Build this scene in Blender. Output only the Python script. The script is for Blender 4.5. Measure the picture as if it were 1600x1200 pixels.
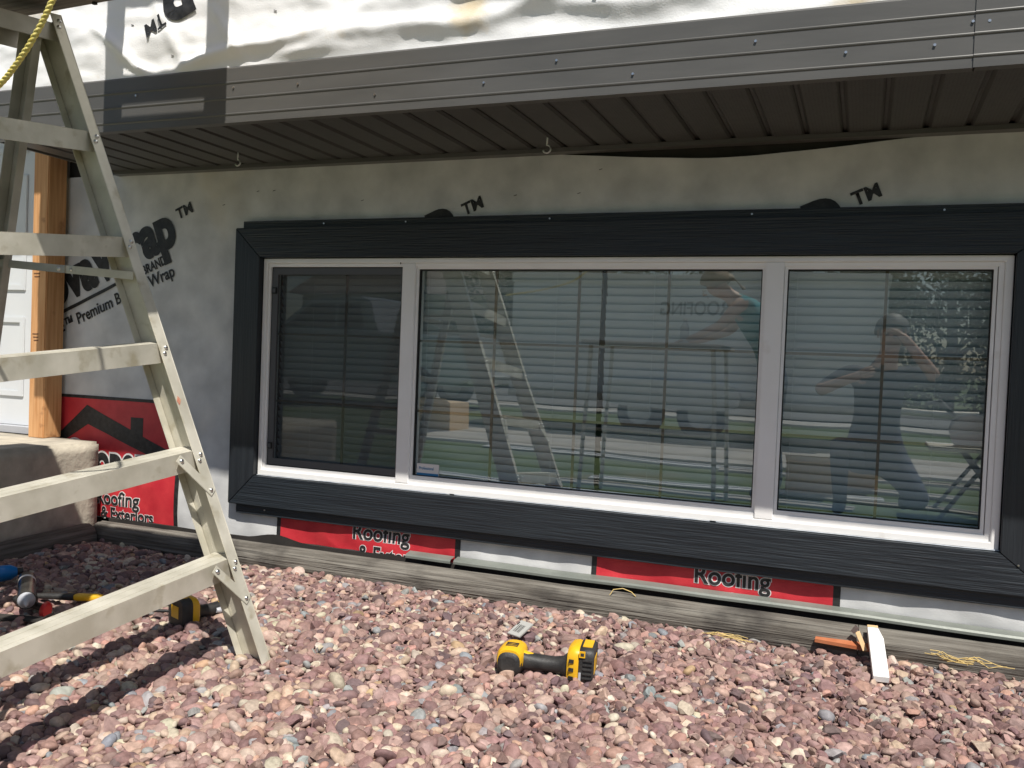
import bpy, bmesh, math, random
import numpy as np
from mathutils import Vector, Matrix, noise as mnoise

random.seed(7); rng = np.random.default_rng(7)
for o in list(bpy.data.objects): bpy.data.objects.remove(o)
SC = bpy.context.scene; COL = SC.collection
R = math.radians

# ------------------------------------------------------------------ camera
YAW, PITCH, ROLL, FPX = 0.3760, -0.0295, 0.0395, 1390.34
CAM = Vector((0, -2.97, 0))
fw = Vector((-math.sin(YAW)*math.cos(PITCH), math.cos(YAW)*math.cos(PITCH), math.sin(PITCH)))
r0 = Vector((math.cos(YAW), math.sin(YAW), 0)); u0 = r0.cross(fw)
rr = r0*math.cos(ROLL)+u0*math.sin(ROLL); uu = u0*math.cos(ROLL)-r0*math.sin(ROLL)
cd = bpy.data.cameras.new('camera'); cam = bpy.data.objects.new('camera', cd); COL.objects.link(cam)
cam.matrix_world = Matrix(((rr.x, uu.x, -fw.x, CAM.x), (rr.y, uu.y, -fw.y, CAM.y), (rr.z, uu.z, -fw.z, CAM.z), (0, 0, 0, 1)))
cd.sensor_width = 36; cd.lens = 36*FPX/1600; cd.clip_start = 0.02; cd.clip_end = 1000
SC.camera = cam

# ------------------------------------------------------------------ light
SUN = Vector((0.34, -0.50, 1.0)).normalized()
w = bpy.data.worlds.new('World'); SC.world = w; w.use_nodes = True
nt = w.node_tree; bg = nt.nodes['Background']
sky = nt.nodes.new('ShaderNodeTexSky'); sky.sky_type = 'NISHITA'; sky.sun_disc = False
sky.sun_elevation = math.asin(SUN.z); sky.sun_rotation = math.atan2(SUN.x, SUN.y)
nt.links.new(sky.outputs[0], bg.inputs[0]); bg.inputs[1].default_value = 0.07
sl = bpy.data.lights.new('sun', 'SUN'); sl.energy = 5.0; sl.angle = R(0.53); sl.color = (1.0, 0.955, 0.88)
so = bpy.data.objects.new('sun', sl); COL.objects.link(so)
so.rotation_euler = SUN.to_track_quat('Z', 'Y').to_euler(); so.location = (3, -5, 9)
SC.view_settings.view_transform = 'Standard'; SC.view_settings.look = 'None'
SC.view_settings.exposure = 0.30; SC.view_settings.gamma = 1.0
SC.render.engine = 'CYCLES'
SC.cycles.max_bounces = 10; SC.cycles.transparent_max_bounces = 24

# ------------------------------------------------------------------ materials
def mat(name, c1, c2=None, rough=0.6, metal=0.0, scale=8.0, detail=4, stretch=(1, 1, 1), bump=0.0, bscale=60.0, bstretch=None,
        spec=0.5, lo=0.35, hi=0.65, c3=None, c3scale=3.0, c3lo=0.6, c3hi=0.75, coat=0.0, rvar=0.0):
    m = bpy.data.materials.new(name); m.use_nodes = True; n = m.node_tree.nodes; L = m.node_tree.links
    b = n['Principled BSDF']; b.inputs['Roughness'].default_value = rough; b.inputs['Metallic'].default_value = metal
    b.inputs['Specular IOR Level'].default_value = spec; b.inputs['Coat Weight'].default_value = coat
    g = n.new('ShaderNodeNewGeometry')
    def mapped(st):
        mp = n.new('ShaderNodeMapping'); mp.inputs['Scale'].default_value = st; L.new(g.outputs['Position'], mp.inputs[0]); return mp.outputs[0]
    b.inputs['Base Color'].default_value = (*c1, 1)
    src = None
    if c2 is not None:
        nz = n.new('ShaderNodeTexNoise'); nz.inputs['Scale'].default_value = scale; nz.inputs['Detail'].default_value = detail
        L.new(mapped(stretch), nz.inputs['Vector'])
        cr = n.new('ShaderNodeValToRGB'); cr.color_ramp.elements[0].position = lo; cr.color_ramp.elements[1].position = hi
        cr.color_ramp.elements[0].color = (*c1, 1); cr.color_ramp.elements[1].color = (*c2, 1)
        L.new(nz.outputs[0], cr.inputs[0]); src = cr.outputs[0]
        if rvar:
            mr = n.new('ShaderNodeMapRange'); mr.inputs[3].default_value = rough-rvar; mr.inputs[4].default_value = rough+rvar
            L.new(nz.outputs[0], mr.inputs[0]); L.new(mr.outputs[0], b.inputs['Roughness'])
    if c3 is not None:
        nz = n.new('ShaderNodeTexNoise'); nz.inputs['Scale'].default_value = c3scale; nz.inputs['Detail'].default_value = 6
        L.new(mapped((1, 1, 1)), nz.inputs['Vector'])
        mr = n.new('ShaderNodeMapRange'); mr.inputs[1].default_value = c3lo; mr.inputs[2].default_value = c3hi; L.new(nz.outputs[0], mr.inputs[0])
        mx = n.new('ShaderNodeMix'); mx.data_type = 'RGBA'; L.new(mr.outputs[0], mx.inputs[0]); L.new(src, mx.inputs[6]); mx.inputs[7].default_value = (*c3, 1)
        src = mx.outputs[2]
    if src is not None: L.new(src, b.inputs['Base Color'])
    if bump:
        nz = n.new('ShaderNodeTexNoise'); nz.inputs['Scale'].default_value = bscale; nz.inputs['Detail'].default_value = 5
        L.new(mapped(bstretch or stretch), nz.inputs['Vector'])
        bp = n.new('ShaderNodeBump'); bp.inputs['Strength'].default_value = bump; bp.inputs['Distance'].default_value = 0.01
        L.new(nz.outputs[0], bp.inputs['Height']); L.new(bp.outputs[0], b.inputs['Normal'])
    return m

M = {}
M['wrap'] = mat('housewrap_shade_tone', (.47, .475, .475), (.70, .70, .69), rough=.55, scale=7, detail=9, lo=.30, hi=.70, bump=.10, bscale=260, c3=(.62, .56, .45), c3scale=2.2, c3lo=.60, c3hi=.85)  # lower sheet: the shade under the overhang is put into a darker base colour
M['wrap_up'] = mat('housewrap_upper_sun_tone', (.86, .86, .86), (.90, .90, .90), rough=.5, scale=7, detail=8, bump=.10, bscale=200, c3=(.66, .52, .30), c3scale=4.5, c3lo=.63, c3hi=.80)  # same sheet product, its sunlit brightness put into a paler base colour
M['ink'] = mat('black_ink', (.012, .012, .013), (.03, .03, .03), rough=.55, scale=60, bump=.05, bscale=200)
M['red_ink'] = mat('red_ink', (.50, .022, .035), (.60, .04, .05), rough=.5, scale=14, bump=.1, bscale=220)
M['white_ink'] = mat('white_ink', (.75, .72, .70), rough=.6)
M['trim'] = mat('charcoal_trim', (.013, .017, .022), (.020, .026, .032), rough=.45, scale=9, stretch=(.35, 1, 6), detail=5, bump=.42, bscale=26, bstretch=(.22, 1, 7), spec=.5)
M['trim_v'] = mat('charcoal_trim_upright', (.012, .015, .019), (.018, .022, .027), rough=.45, scale=9, stretch=(6, 1, .35), detail=5, bump=.28, bscale=26, bstretch=(7, 1, .22))
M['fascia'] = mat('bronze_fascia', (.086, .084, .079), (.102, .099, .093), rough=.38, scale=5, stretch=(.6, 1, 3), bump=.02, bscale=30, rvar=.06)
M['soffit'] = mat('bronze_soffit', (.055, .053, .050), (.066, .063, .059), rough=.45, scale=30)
M['vinyl'] = mat('white_vinyl', (.84, .83, .81), (.88, .87, .86), rough=.35, scale=6, c3=(.55, .50, .42), c3scale=9, c3lo=.66, c3hi=.9)
M['gasket'] = mat('black_gasket', (.01, .01, .01), rough=.7)
M['muntin'] = mat('tan_muntin', (.20, .165, .125), rough=.5)
M['slat'] = mat('blind_slat', (.55, .63, .68), (.59, .66, .70), rough=.4, scale=3)
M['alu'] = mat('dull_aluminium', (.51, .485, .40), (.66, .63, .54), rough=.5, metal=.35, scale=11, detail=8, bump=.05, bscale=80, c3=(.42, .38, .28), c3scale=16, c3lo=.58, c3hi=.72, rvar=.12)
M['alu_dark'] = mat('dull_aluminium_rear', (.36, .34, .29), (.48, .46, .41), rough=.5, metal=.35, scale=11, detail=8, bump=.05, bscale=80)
M['steel'] = mat('bright_steel', (.65, .65, .64), rough=.3, metal=1.0)
M['post'] = mat('fir_post', (.52, .25, .095), (.66, .37, .17), rough=.65, scale=16, stretch=(5, 5, .25), detail=7, bump=.12, bscale=40, c3=(.33, .15, .06), c3scale=11, c3lo=.62, c3hi=.72)
M['door'] = mat('white_door', (.62, .64, .66), (.66, .68, .69), rough=.4, scale=4)
M['concrete'] = mat('concrete', (.40, .36, .29), (.52, .47, .38), rough=.9, scale=14, detail=10, bump=.35, bscale=45, c3=(.30, .27, .22), c3scale=6, c3lo=.55, c3hi=.75)
M['timber'] = mat('weathered_timber', (.085, .075, .062), (.20, .185, .16), rough=.9, scale=20, stretch=(.18, 3, 3), detail=8, bump=1.0, bscale=30, bstretch=(.15, 4, 4), c3=(.045, .04, .035), c3scale=5, c3lo=.52, c3hi=.7)
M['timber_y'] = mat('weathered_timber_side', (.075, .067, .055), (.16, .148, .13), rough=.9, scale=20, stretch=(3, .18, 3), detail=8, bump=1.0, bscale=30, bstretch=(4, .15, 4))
M['flash'] = mat('green_grey_flashing', (.17, .185, .165), (.22, .235, .21), rough=.45, metal=.2, scale=9, bump=.08, bscale=25)
M['dark'] = mat('dark_sheathing', (.02, .018, .016), (.035, .03, .026), rough=.9, scale=12)
M['room'] = mat('room_paint', (.16, .15, .14), rough=.8)
M['bed'] = mat('gravel_bed_soil', (.10, .070, .062), (.16, .115, .10), rough=1, scale=40, bump=1, bscale=70)
M['lawn'] = mat('lawn_grass', (.045, .075, .020), (.085, .12, .035), rough=.95, scale=3, detail=10, bump=1, bscale=30, c3=(.14, .13, .06), c3scale=.7)
M['road'] = mat('road_asphalt', (.09, .09, .09), (.12, .12, .12), rough=.9, scale=6)
M['walk'] = mat('pavement_concrete', (.30, .28, .25), (.40, .37, .33), rough=.9, scale=3)
M['black_rub'] = mat('black_rubber', (.014, .014, .015), (.035, .034, .033), rough=.55, scale=25, bump=.15, bscale=180)
M['yellow'] = mat('yellow_plastic', (.72, .40, .012), (.78, .45, .02), rough=.4, scale=30, bump=.03, bscale=200)
M['plank'] = mat('weathered_plank', (.14, .12, .10), (.24, .21, .18), rough=.85, scale=14, stretch=(.2, 4, 4), bump=.5, bscale=30)
M['rope'] = mat('yellow_rope', (.62, .50, .10), (.75, .64, .22), rough=.6, scale=90, bump=.3, bscale=300)
M['white_wood'] = mat('primed_wood', (.80, .80, .78), rough=.5)
M['raw_wood'] = mat('raw_wood', (.58, .38, .19), (.66, .46, .26), rough=.7, scale=30)
M['blue'] = mat('blue_plastic', (.005, .17, .48), rough=.3)
M['red'] = mat('red_plastic', (.62, .02, .02), rough=.4)
M['grey_pl'] = mat('grey_plastic', (.42, .43, .46), rough=.35)
M['label_paper'] = mat('grey_label', (.36, .36, .34), rough=.6)
M['straw'] = mat('dry_straw', (.62, .46, .18), rough=.8)
M['orange'] = mat('orange_wood', (.38, .11, .04), (.45, .16, .07), rough=.8, scale=20)
M['skin'] = mat('skin', (.52, .29, .20), (.58, .33, .23), rough=.5, scale=20)
M['navy'] = mat('navy_cotton', (.02, .03, .06), (.03, .042, .08), rough=.9, scale=25, bump=.3, bscale=60)
M['denim'] = mat('denim', (.025, .04, .085), (.04, .06, .11), rough=.9, scale=40)
M['teal'] = mat('teal_cotton', (.05, .24, .27), (.07, .29, .32), rough=.9, scale=25)
M['hair_b'] = mat('brown_hair', (.16, .09, .045), (.22, .13, .07), rough=.6, scale=60)
M['hair_d'] = mat('dark_hair', (.05, .045, .04), (.10, .09, .08), rough=.6, scale=60)
M['shoe'] = mat('black_shoe', (.02, .02, .02), rough=.7)
M['van'] = mat('white_paint', (.76, .77, .78), rough=.3, coat=.3)
M['silver'] = mat('silver_paint', (.50, .52, .54), rough=.3, metal=.4, coat=.4)
M['carglass'] = mat('car_glass', (.01, .012, .014), rough=.05)
M['tyre'] = mat('tyre_rubber', (.02, .02, .02), rough=.85)
M['bark'] = mat('bark', (.08, .06, .045), (.14, .11, .085), rough=.95, scale=14, stretch=(4, 4, .5), bump=1, bscale=20)
M['leaf'] = mat('leaves', (.030, .060, .014), (.075, .115, .03), rough=.7, scale=1.5, detail=8)
M['beige'] = mat('beige_siding', (.50, .44, .33), rough=.8)
M['brownroof'] = mat('brown_shingle', (.10, .08, .065), (.15, .12, .10), rough=.9, scale=8)
M['tail'] = mat('tail_lamp', (.5, .02, .02), rough=.2)
M['grass_blade'] = mat('grass_blade', (.05, .09, .02), (.10, .14, .04), rough=.8, scale=20)

def glass_material():
    m = bpy.data.materials.new('window_glass'); m.use_nodes = True; n = m.node_tree.nodes; L = m.node_tree.links
    for x in list(n):
        if x.type != 'OUTPUT_MATERIAL': n.remove(x)
    out = [x for x in n if x.type == 'OUTPUT_MATERIAL'][0]
    tr = n.new('ShaderNodeBsdfTransparent'); tr.inputs[0].default_value = (.84, .89, .88, 1)
    gl = n.new('ShaderNodeBsdfGlossy'); gl.inputs['Roughness'].default_value = 0.0; gl.inputs[0].default_value = (.95, 1, 1, 1)
    lwt = n.new('ShaderNodeLayerWeight'); lwt.inputs['Blend'].default_value = .5
    pw = n.new('ShaderNodeMath'); pw.operation = 'POWER'; pw.inputs[1].default_value = 4.0; L.new(lwt.outputs['Facing'], pw.inputs[0])
    fr = n.new('ShaderNodeMapRange'); fr.inputs[3].default_value = .20; fr.inputs[4].default_value = 1.0; L.new(pw.outputs[0], fr.inputs[0])
    g = n.new('ShaderNodeNewGeometry'); nz = n.new('ShaderNodeTexNoise'); nz.inputs['Scale'].default_value = 1.6; nz.inputs['Detail'].default_value = 1
    L.new(g.outputs['Position'], nz.inputs['Vector'])
    bp = n.new('ShaderNodeBump'); bp.inputs['Strength'].default_value = .03; bp.inputs['Distance'].default_value = .05
    L.new(nz.outputs[0], bp.inputs['Height']); L.new(bp.outputs[0], gl.inputs['Normal'])
    mx = n.new('ShaderNodeMixShader'); L.new(fr.outputs[0], mx.inputs[0]); L.new(tr.outputs[0], mx.inputs[1]); L.new(gl.outputs[0], mx.inputs[2])
    L.new(mx.outputs[0], out.inputs[0]); return m
M['glass'] = glass_material()

def screen_material():
    m = bpy.data.materials.new('insect_mesh'); m.use_nodes = True; n = m.node_tree.nodes; L = m.node_tree.links
    b = n['Principled BSDF']; b.inputs['Base Color'].default_value = (.035, .036, .038, 1); b.inputs['Roughness'].default_value = .7
    b.inputs['Alpha'].default_value = .50
    return m
M['screen'] = screen_material()

def perforated_material():
    m = M['soffit'].copy(); m.name = 'perforated_soffit'; n = m.node_tree.nodes; L = m.node_tree.links; b = n['Principled BSDF']
    g = n.new('ShaderNodeNewGeometry'); v = n.new('ShaderNodeTexVoronoi'); v.inputs['Scale'].default_value = 105; v.inputs['Randomness'].default_value = .25
    L.new(g.outputs['Position'], v.inputs['Vector'])
    mr = n.new('ShaderNodeMapRange'); mr.inputs[1].default_value = .18; mr.inputs[2].default_value = .28; mr.inputs[3].default_value = .25; mr.inputs[4].default_value = 1
    L.new(v.outputs['Distance'], mr.inputs[0])
    mx = n.new('ShaderNodeMix'); mx.data_type = 'RGBA'; mx.blend_type = 'MULTIPLY'; mx.inputs[0].default_value = 1
    src = b.inputs['Base Color'].links[0].from_socket
    L.new(src, mx.inputs[6]); L.new(mr.outputs[0], mx.inputs[7]); L.new(mx.outputs[2], b.inputs['Base Color']); return m
M['soffit_perf'] = perforated_material()

def stone_material():
    m = bpy.data.materials.new('river_stones'); m.use_nodes = True; n = m.node_tree.nodes; L = m.node_tree.links; b = n['Principled BSDF']
    at = n.new('ShaderNodeAttribute'); at.attribute_name = 'stone'
    g = n.new('ShaderNodeNewGeometry'); nz = n.new('ShaderNodeTexNoise'); nz.inputs['Scale'].default_value = 90; nz.inputs['Detail'].default_value = 5
    L.new(g.outputs['Position'], nz.inputs['Vector'])
    mr = n.new('ShaderNodeMapRange'); mr.inputs[1].default_value = .25; mr.inputs[2].default_value = .75; mr.inputs[3].default_value = .72; mr.inputs[4].default_value = 1.25
    L.new(nz.outputs[0], mr.inputs[0])
    mx = n.new('ShaderNodeMix'); mx.data_type = 'RGBA'; mx.blend_type = 'MULTIPLY'; mx.inputs[0].default_value = 1
    L.new(at.outputs['Color'], mx.inputs[6]); L.new(mr.outputs[0], mx.inputs[7]); L.new(mx.outputs[2], b.inputs['Base Color'])
    b.inputs['Roughness'].default_value = .7; b.inputs['Specular IOR Level'].default_value = .35
    bp = n.new('ShaderNodeBump'); bp.inputs['Strength'].default_value = .25; bp.inputs['Distance'].default_value = .004
    L.new(nz.outputs[0], bp.inputs['Height']); L.new(bp.outputs[0], b.inputs['Normal']); return m
M['stone'] = stone_material()

# ------------------------------------------------------------------ mesh helpers
class MB:
    def __init__(s): s.v = []; s.f = []; s.sm = []
    def add(s, v, f, smooth=False):
        k = len(s.v); s.v += [tuple(p) for p in v]; s.f += [tuple(i+k for i in q) for q in f]; s.sm += [smooth]*len(f); return s
    def box(s, x0, x1, y0, y1, z0, z1):
        v = [(x, y, z) for x in (x0, x1) for y in (y0, y1) for z in (z0, z1)]
        return s.add(v, [(0, 1, 3, 2), (4, 6, 7, 5), (0, 4, 5, 1), (2, 3, 7, 6), (0, 2, 6, 4), (1, 5, 7, 3)])
    def obox(s, o, a, b, c):            # box from a corner and three edge vectors
        o, a, b, c = map(Vector, (o, a, b, c))
        v = [o+a*i+b*j+c*k for i in (0, 1) for j in (0, 1) for k in (0, 1)]
        return s.add(v, [(0, 1, 3, 2), (4, 6, 7, 5), (0, 4, 5, 1), (2, 3, 7, 6), (0, 2, 6, 4), (1, 5, 7, 3)])
    def prism(s, poly, d):              # closed polygon extruded by d
        d = Vector(d); n = len(poly); p = [Vector(q) for q in poly]
        v = p+[q+d for q in p]; f = [tuple(range(n))[::-1], tuple(range(n, 2*n))]
        f += [(i, (i+1) % n, n+(i+1) % n, n+i) for i in range(n)]; return s.add(v, f)
    def tube(s, pts, rad, seg=10, smooth=True, cap=True):
        pts = [Vector(p) for p in pts]; n = len(pts); rads = rad if hasattr(rad, '__len__') else [rad]*n
        v = []; t = (pts[1]-pts[0]).normalized(); a = t.orthogonal().normalized()
        for i, p in enumerate(pts):
            t = (pts[min(i+1, n-1)]-pts[max(i-1, 0)]).normalized(); a = (a-t*a.dot(t)).normalized(); b = t.cross(a)
            v += [p+(a*math.cos(2*math.pi*k/seg)+b*math.sin(2*math.pi*k/seg))*rads[i] for k in range(seg)]
        f = [(i*seg+k, i*seg+(k+1) % seg, (i+1)*seg+(k+1) % seg, (i+1)*seg+k) for i in range(n-1) for k in range(seg)]
        s.add(v, f, smooth)
        if cap: s.add(v[:seg], [tuple(range(seg))[::-1]]); s.add(v[-seg:], [tuple(range(seg))])
        return s
    def loft(s, secs, seg=20, smooth=True):   # secs: (centre, axis a (vector, half size), axis b, exponent)
        v = []
        for c, a, b, e in secs:
            c, a, b = Vector(c), Vector(a), Vector(b)
            for k in range(seg):
                t = 2*math.pi*k/seg; ct, st = math.cos(t), math.sin(t)
                v.append(c+a*(math.copysign(abs(ct)**(2/e), ct))+b*(math.copysign(abs(st)**(2/e), st)))
        n = len(secs)
        f = [(i*seg+k, i*seg+(k+1) % seg, (i+1)*seg+(k+1) % seg, (i+1)*seg+k) for i in range(n-1) for k in range(seg)]
        s.add(v, f, smooth); s.add(v[:seg], [tuple(range(seg))[::-1]]); s.add(v[-seg:], [tuple(range(seg))]); return s
    def ball(s, c, r, seg=14, ring=9):
        r = r if hasattr(r, '__len__') else (r, r, r); v = []
        for i in range(ring+1):
            ph = math.pi*i/ring
            v += [(c[0]+r[0]*math.sin(ph)*math.cos(2*math.pi*k/seg), c[1]+r[1]*math.sin(ph)*math.sin(2*math.pi*k/seg), c[2]+r[2]*math.cos(ph)) for k in range(seg)]
        f = [(i*seg+k, (i+1)*seg+k, (i+1)*seg+(k+1) % seg, i*seg+(k+1) % seg) for i in range(ring) for k in range(seg)]
        return s.add(v, f, True)
    def build(s, name, m, parent=None, bevel=0.0, weld=False):
        me = bpy.data.meshes.new(name); me.from_pydata([tuple(p) for p in s.v], [], s.f)
        me.polygons.foreach_set('use_smooth', s.sm); me.materials.append(M[m] if isinstance(m, str) else m)
        bm = bmesh.new(); bm.from_mesh(me)
        if weld: bmesh.ops.remove_doubles(bm, verts=bm.verts, dist=1e-5)
        bmesh.ops.recalc_face_normals(bm, faces=bm.faces)
        if bevel:
            bmesh.ops.remove_doubles(bm, verts=bm.verts, dist=1e-5)
            ed = [e for e in bm.edges if len(e.link_faces) == 2 and e.calc_face_angle(0) > .5]
            bmesh.ops.bevel(bm, geom=ed, offset=bevel, segments=2, affect='EDGES', clamp_overlap=True)
        bm.to_mesh(me); bm.free(); me.update()
        return link(name, me, parent)
def link(name, me, parent=None):
    o = bpy.data.objects.new(name, me); COL.objects.link(o)
    if parent: o.parent = parent; o.matrix_parent_inverse = parent.matrix_world.inverted()
    return o
def tag(o, label, cat, group=None):
    o['label'] = label; o['category'] = cat
    if group: o['group'] = group
    return o
def thing(name, label, cat, loc=(0, 0, 0), group=None):
    o = bpy.data.objects.new(name, None); COL.objects.link(o); o.location = loc; o.empty_display_size = .1
    o.matrix_world = Matrix.Translation(loc); return tag(o, label, cat, group)
def struct(o): o['kind'] = 'structure'; return o
def box(name, m, parent, *b, bevel=0.0): return MB().box(*b).build(name, m, parent, bevel)
def gz(y):
    a = max(0.0, -.2-y); a = min(a, 1.85); b = max(0.0, a-.6)
    return -.8225-.03*a-.06*b*b
def NZ(x, y, z=0.0): return mnoise.noise(Vector((x, y, z)))

# ------------------------------------------------------------------ ground
def ground_sheet(name, m, xs, ys, dz):
    v = [(x, y, gz(y)+dz) for y in ys for x in xs]; nx = len(xs)
    f = [(j*nx+i, j*nx+i+1, (j+1)*nx+i+1, (j+1)*nx+i) for j in range(len(ys)-1) for i in range(nx-1)]
    return struct(MB().add(v, f, True).build(name, m))
yy = [0.4-.1*i for i in range(26)]
ground_sheet('ground', 'lawn', [-320, -40, -10, -4, 0, 4, 10, 40, 320], [320, 40, 5]+yy+[-5, -12, -40, -320], -.056)
ground_sheet('gravel_bed', 'bed', [-3.06, -2, -1, 0, 1, 2, 3.2], [0.05]+[y for y in yy if y < 0 and y > -2.15], -.046)
struct(MB().box(-60, 60, -15.2, -13.9, -1.1, -.985).build('sidewalk', 'walk'))
struct(MB().box(-120, 120, -25, -16, -1.1, -1.0).build('road', 'road'))
struct(MB().box(-5.2, 1.6, -8.3, -6.4, -1.1, -1.0).build('driveway', 'walk'))

# ------------------------------------------------------------------ gravel
def make_gravel():
    bm = bmesh.new(); bmesh.ops.create_icosphere(bm, subdivisions=2, radius=1)
    sv = np.array([v.co[:] for v in bm.verts]); sf = np.array([[v.index for v in f.verts] for f in bm.faces]); bm.free()
    def unit(k): d = rng.normal(size=(k, 3)); return d/np.linalg.norm(d, axis=1, keepdims=True)
    protos = []
    for p in range(28):
        v = sv.copy(); ang = p < 17
        for d in unit(8 if ang else 4):
            h = rng.uniform(.36, .74) if ang else rng.uniform(.74, .92)
            e = v@d-h; v = v-np.outer(np.clip(e, 0, None), d)*(1 if ang else .75)
        if not ang: v += .05*np.sin(3*v[:, [1, 2, 0]]+p)
        v -= v.mean(0); v /= np.abs(v).max(); protos.append((v, ang))
    pts = []
    def layer(x0, x1, y0, y1, cell, zoff, keep=1.0, test=None):
        xs = np.arange(x0, x1, cell); ys = np.arange(y0, y1, cell*.95)
        gx, gy = np.meshgrid(xs, ys); gx = gx+(np.arange(len(ys)) % 2)[:, None]*cell/2
        gx = gx+rng.uniform(-.42, .42, gx.shape)*cell; gy = gy+rng.uniform(-.42, .42, gy.shape)*cell
        gx, gy = gx.ravel(), gy.ravel(); k = rng.random(gx.size) < keep
        if test is not None: k &= test(gx, gy)
        gx, gy = gx[k], gy[k]; pts.append(np.stack([gx, gy, np.full(gx.size, zoff), np.full(gx.size, cell)], 1))
    def inview(x, y):                                  # the bed around what the photograph shows
        near = -.79+.418*(x-.361)
        return (y > near-.28) & (x < .95)
    layer(-3.0, 1.0, -2.1, -.09, .0168, 0, 1, inview)
    layer(-3.0, 1.0, -2.1, -.10, .0178, .007, .34, inview)
    layer(-3.0, 3.0, -2.15, -.09, .034, 0, 1, lambda x, y: ~inview(x, y))
    P = np.concatenate(pts); n = len(P)
    x, y = P[:, 0], P[:, 1]
    peb = np.clip(.36-.24*(x+1.0)+.30*(-.6-y), .10, .72)           # rounded pebbles to the left, crushed stone to the right
    isp = rng.random(n) < peb
    pid = np.where(isp, rng.integers(17, 28, n), rng.integers(0, 17, n))
    big = rng.lognormal(0, .35, n)*np.where(isp, 1.04, .98)*np.clip(1.02+.12*(-.7-y), .92, 1.2)
    s = P[:, 3]*.72*np.clip(big, .5, 2.0)
    sc = np.stack([s*rng.uniform(.95, 1.4, n), s*rng.uniform(.8, 1.1, n), s*np.where(isp, rng.uniform(.45, .75, n), rng.uniform(.55, .95, n))], 1)
    za = rng.uniform(0, 2*np.pi, n); tx = rng.normal(0, .42, n); ty = rng.normal(0, .42, n)
    gzv = np.array([gz(v) for v in y])
    mound = .012*np.sin(2.3*x+1.1)*np.sin(3.1*y)+.008*np.sin(6.1*x+2*y)
    z = gzv-.010-.024*np.exp(-((y+.14)/.10)**2)+P[:, 2]+mound*.5+rng.normal(0, .0035, n)
    tot_v, tot_f = n*42, n*80
    V = np.empty((n, 42, 3), np.float32)
    for p in range(28):
        k = np.where(pid == p)[0]
        if not len(k): continue
        v = protos[p][0][None]*sc[k][:, None]
        def rot(v, a, i, j):
            c, q = np.cos(a)[:, None], np.sin(a)[:, None]; u = v.copy(); u[:, :, i] = c*v[:, :, i]-q*v[:, :, j]; u[:, :, j] = q*v[:, :, i]+c*v[:, :, j]; return u
        v = rot(v, tx[k], 1, 2); v = rot(v, ty[k], 0, 2); v = rot(v, za[k], 0, 1)
        V[k] = v+np.stack([x[k], y[k], z[k]], 1)[:, None]
    F = (sf[None]+(np.arange(n)*42)[:, None, None]).reshape(-1).astype(np.int32)
    me = bpy.data.meshes.new('gravel'); me.vertices.add(tot_v); me.vertices.foreach_set('co', V.ravel())
    me.loops.add(tot_f*3); me.loops.foreach_set('vertex_index', F)
    me.polygons.add(tot_f); me.polygons.foreach_set('loop_start', np.arange(0, tot_f*3, 3, dtype=np.int32))
    sm = np.array([not protos[p][1] for p in range(28)])[pid]; me.polygons.foreach_set('use_smooth', np.repeat(sm, 80))
    pal = np.array([(.235, .135, .125), (.30, .175, .155), (.37, .235, .20), (.44, .29, .235), (.53, .37, .28), (.52, .43, .33), (.60, .50, .39), (.34, .33, .32), (.25, .26, .28), (.46, .31, .17), (.17, .11, .11), (.46, .26, .20)])
    wa = np.array([.25, .26, .17, .07, .04, .02, .012, .035, .015, .003, .09, .045]); wp = np.array([.12, .18, .19, .16, .11, .08, .05, .04, .018, .010, .035, .06])
    ci = np.where(isp, rng.choice(12, n, p=wp/wp.sum()), rng.choice(12, n, p=wa/wa.sum()))
    pal = pal*.90+pal.mean(1, keepdims=True)*.10
    c = pal[ci]*rng.uniform(.85, 1.18, (n, 1))*rng.uniform(.95, 1.05, (n, 3))*.81
    a = me.attributes.new('stone', 'FLOAT_COLOR', 'POINT')
    a.data.foreach_set('color', np.concatenate([np.repeat(c, 42, 0), np.ones((tot_v, 1))], 1).astype(np.float32).ravel())
    me.materials.append(M['stone']); me.update(calc_edges=True)
    o = link('gravel', me); tag(o, 'pinkish brown river stones and crushed rock covering the bed', 'gravel'); o['kind'] = 'stuff'
make_gravel()

# ------------------------------------------------------------------ house
WY = 0.012                     # nominal plane of the lower house wrap
FY = -0.598                    # plane of the overhanging floor above
SZ = 0.7335                    # underside of the overhang
XL, XR = -3.05, 3.4
house = thing('house', 'house under renovation with white house wrap, dark soffit and wide window', 'house', (0, 1, -.83))
WIN = (-2.262, .393, -.512, .358)
m = MB()
m.box(-3.36, WIN[0], .03, .17, -.86, .80).box(WIN[1], XR, .03, .17, -.86, .80).box(WIN[0], WIN[1], .03, .17, -.86, WIN[2]).box(WIN[0], WIN[1], .03, .17, WIN[3], .80)
m.build('lower_wall', 'dark', house)
m = MB(); m.box(XL, XR, FY+.03, .9, SZ+.02, 3.3); m.build('upper_floor', 'dark', house)
m = MB(); m.box(-6.2, XL-.002, FY+.06, .9, 1.50, 3.3); m.build('entry_overhang', 'wrap_up', house)
m = MB(); m.box(-6.3, XR+.2, FY-.36, 1.5, 3.302, 3.42); m.build('upper_eave', 'fascia', house)
m = MB(); m.box(-2.9, 1.2, 3.0, 3.05, -.9, .72).box(-2.95, -2.9, .17, 3.05, -.9, .72).box(1.2, 1.25, .17, 3.05, -.9, .72).box(-2.9, 1.2, .17, 3.0, -.95, -.9).box(-2.9, 1.2, .17, 3.0, .72, .73)
m.build('interior_room', 'room', house)

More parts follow.
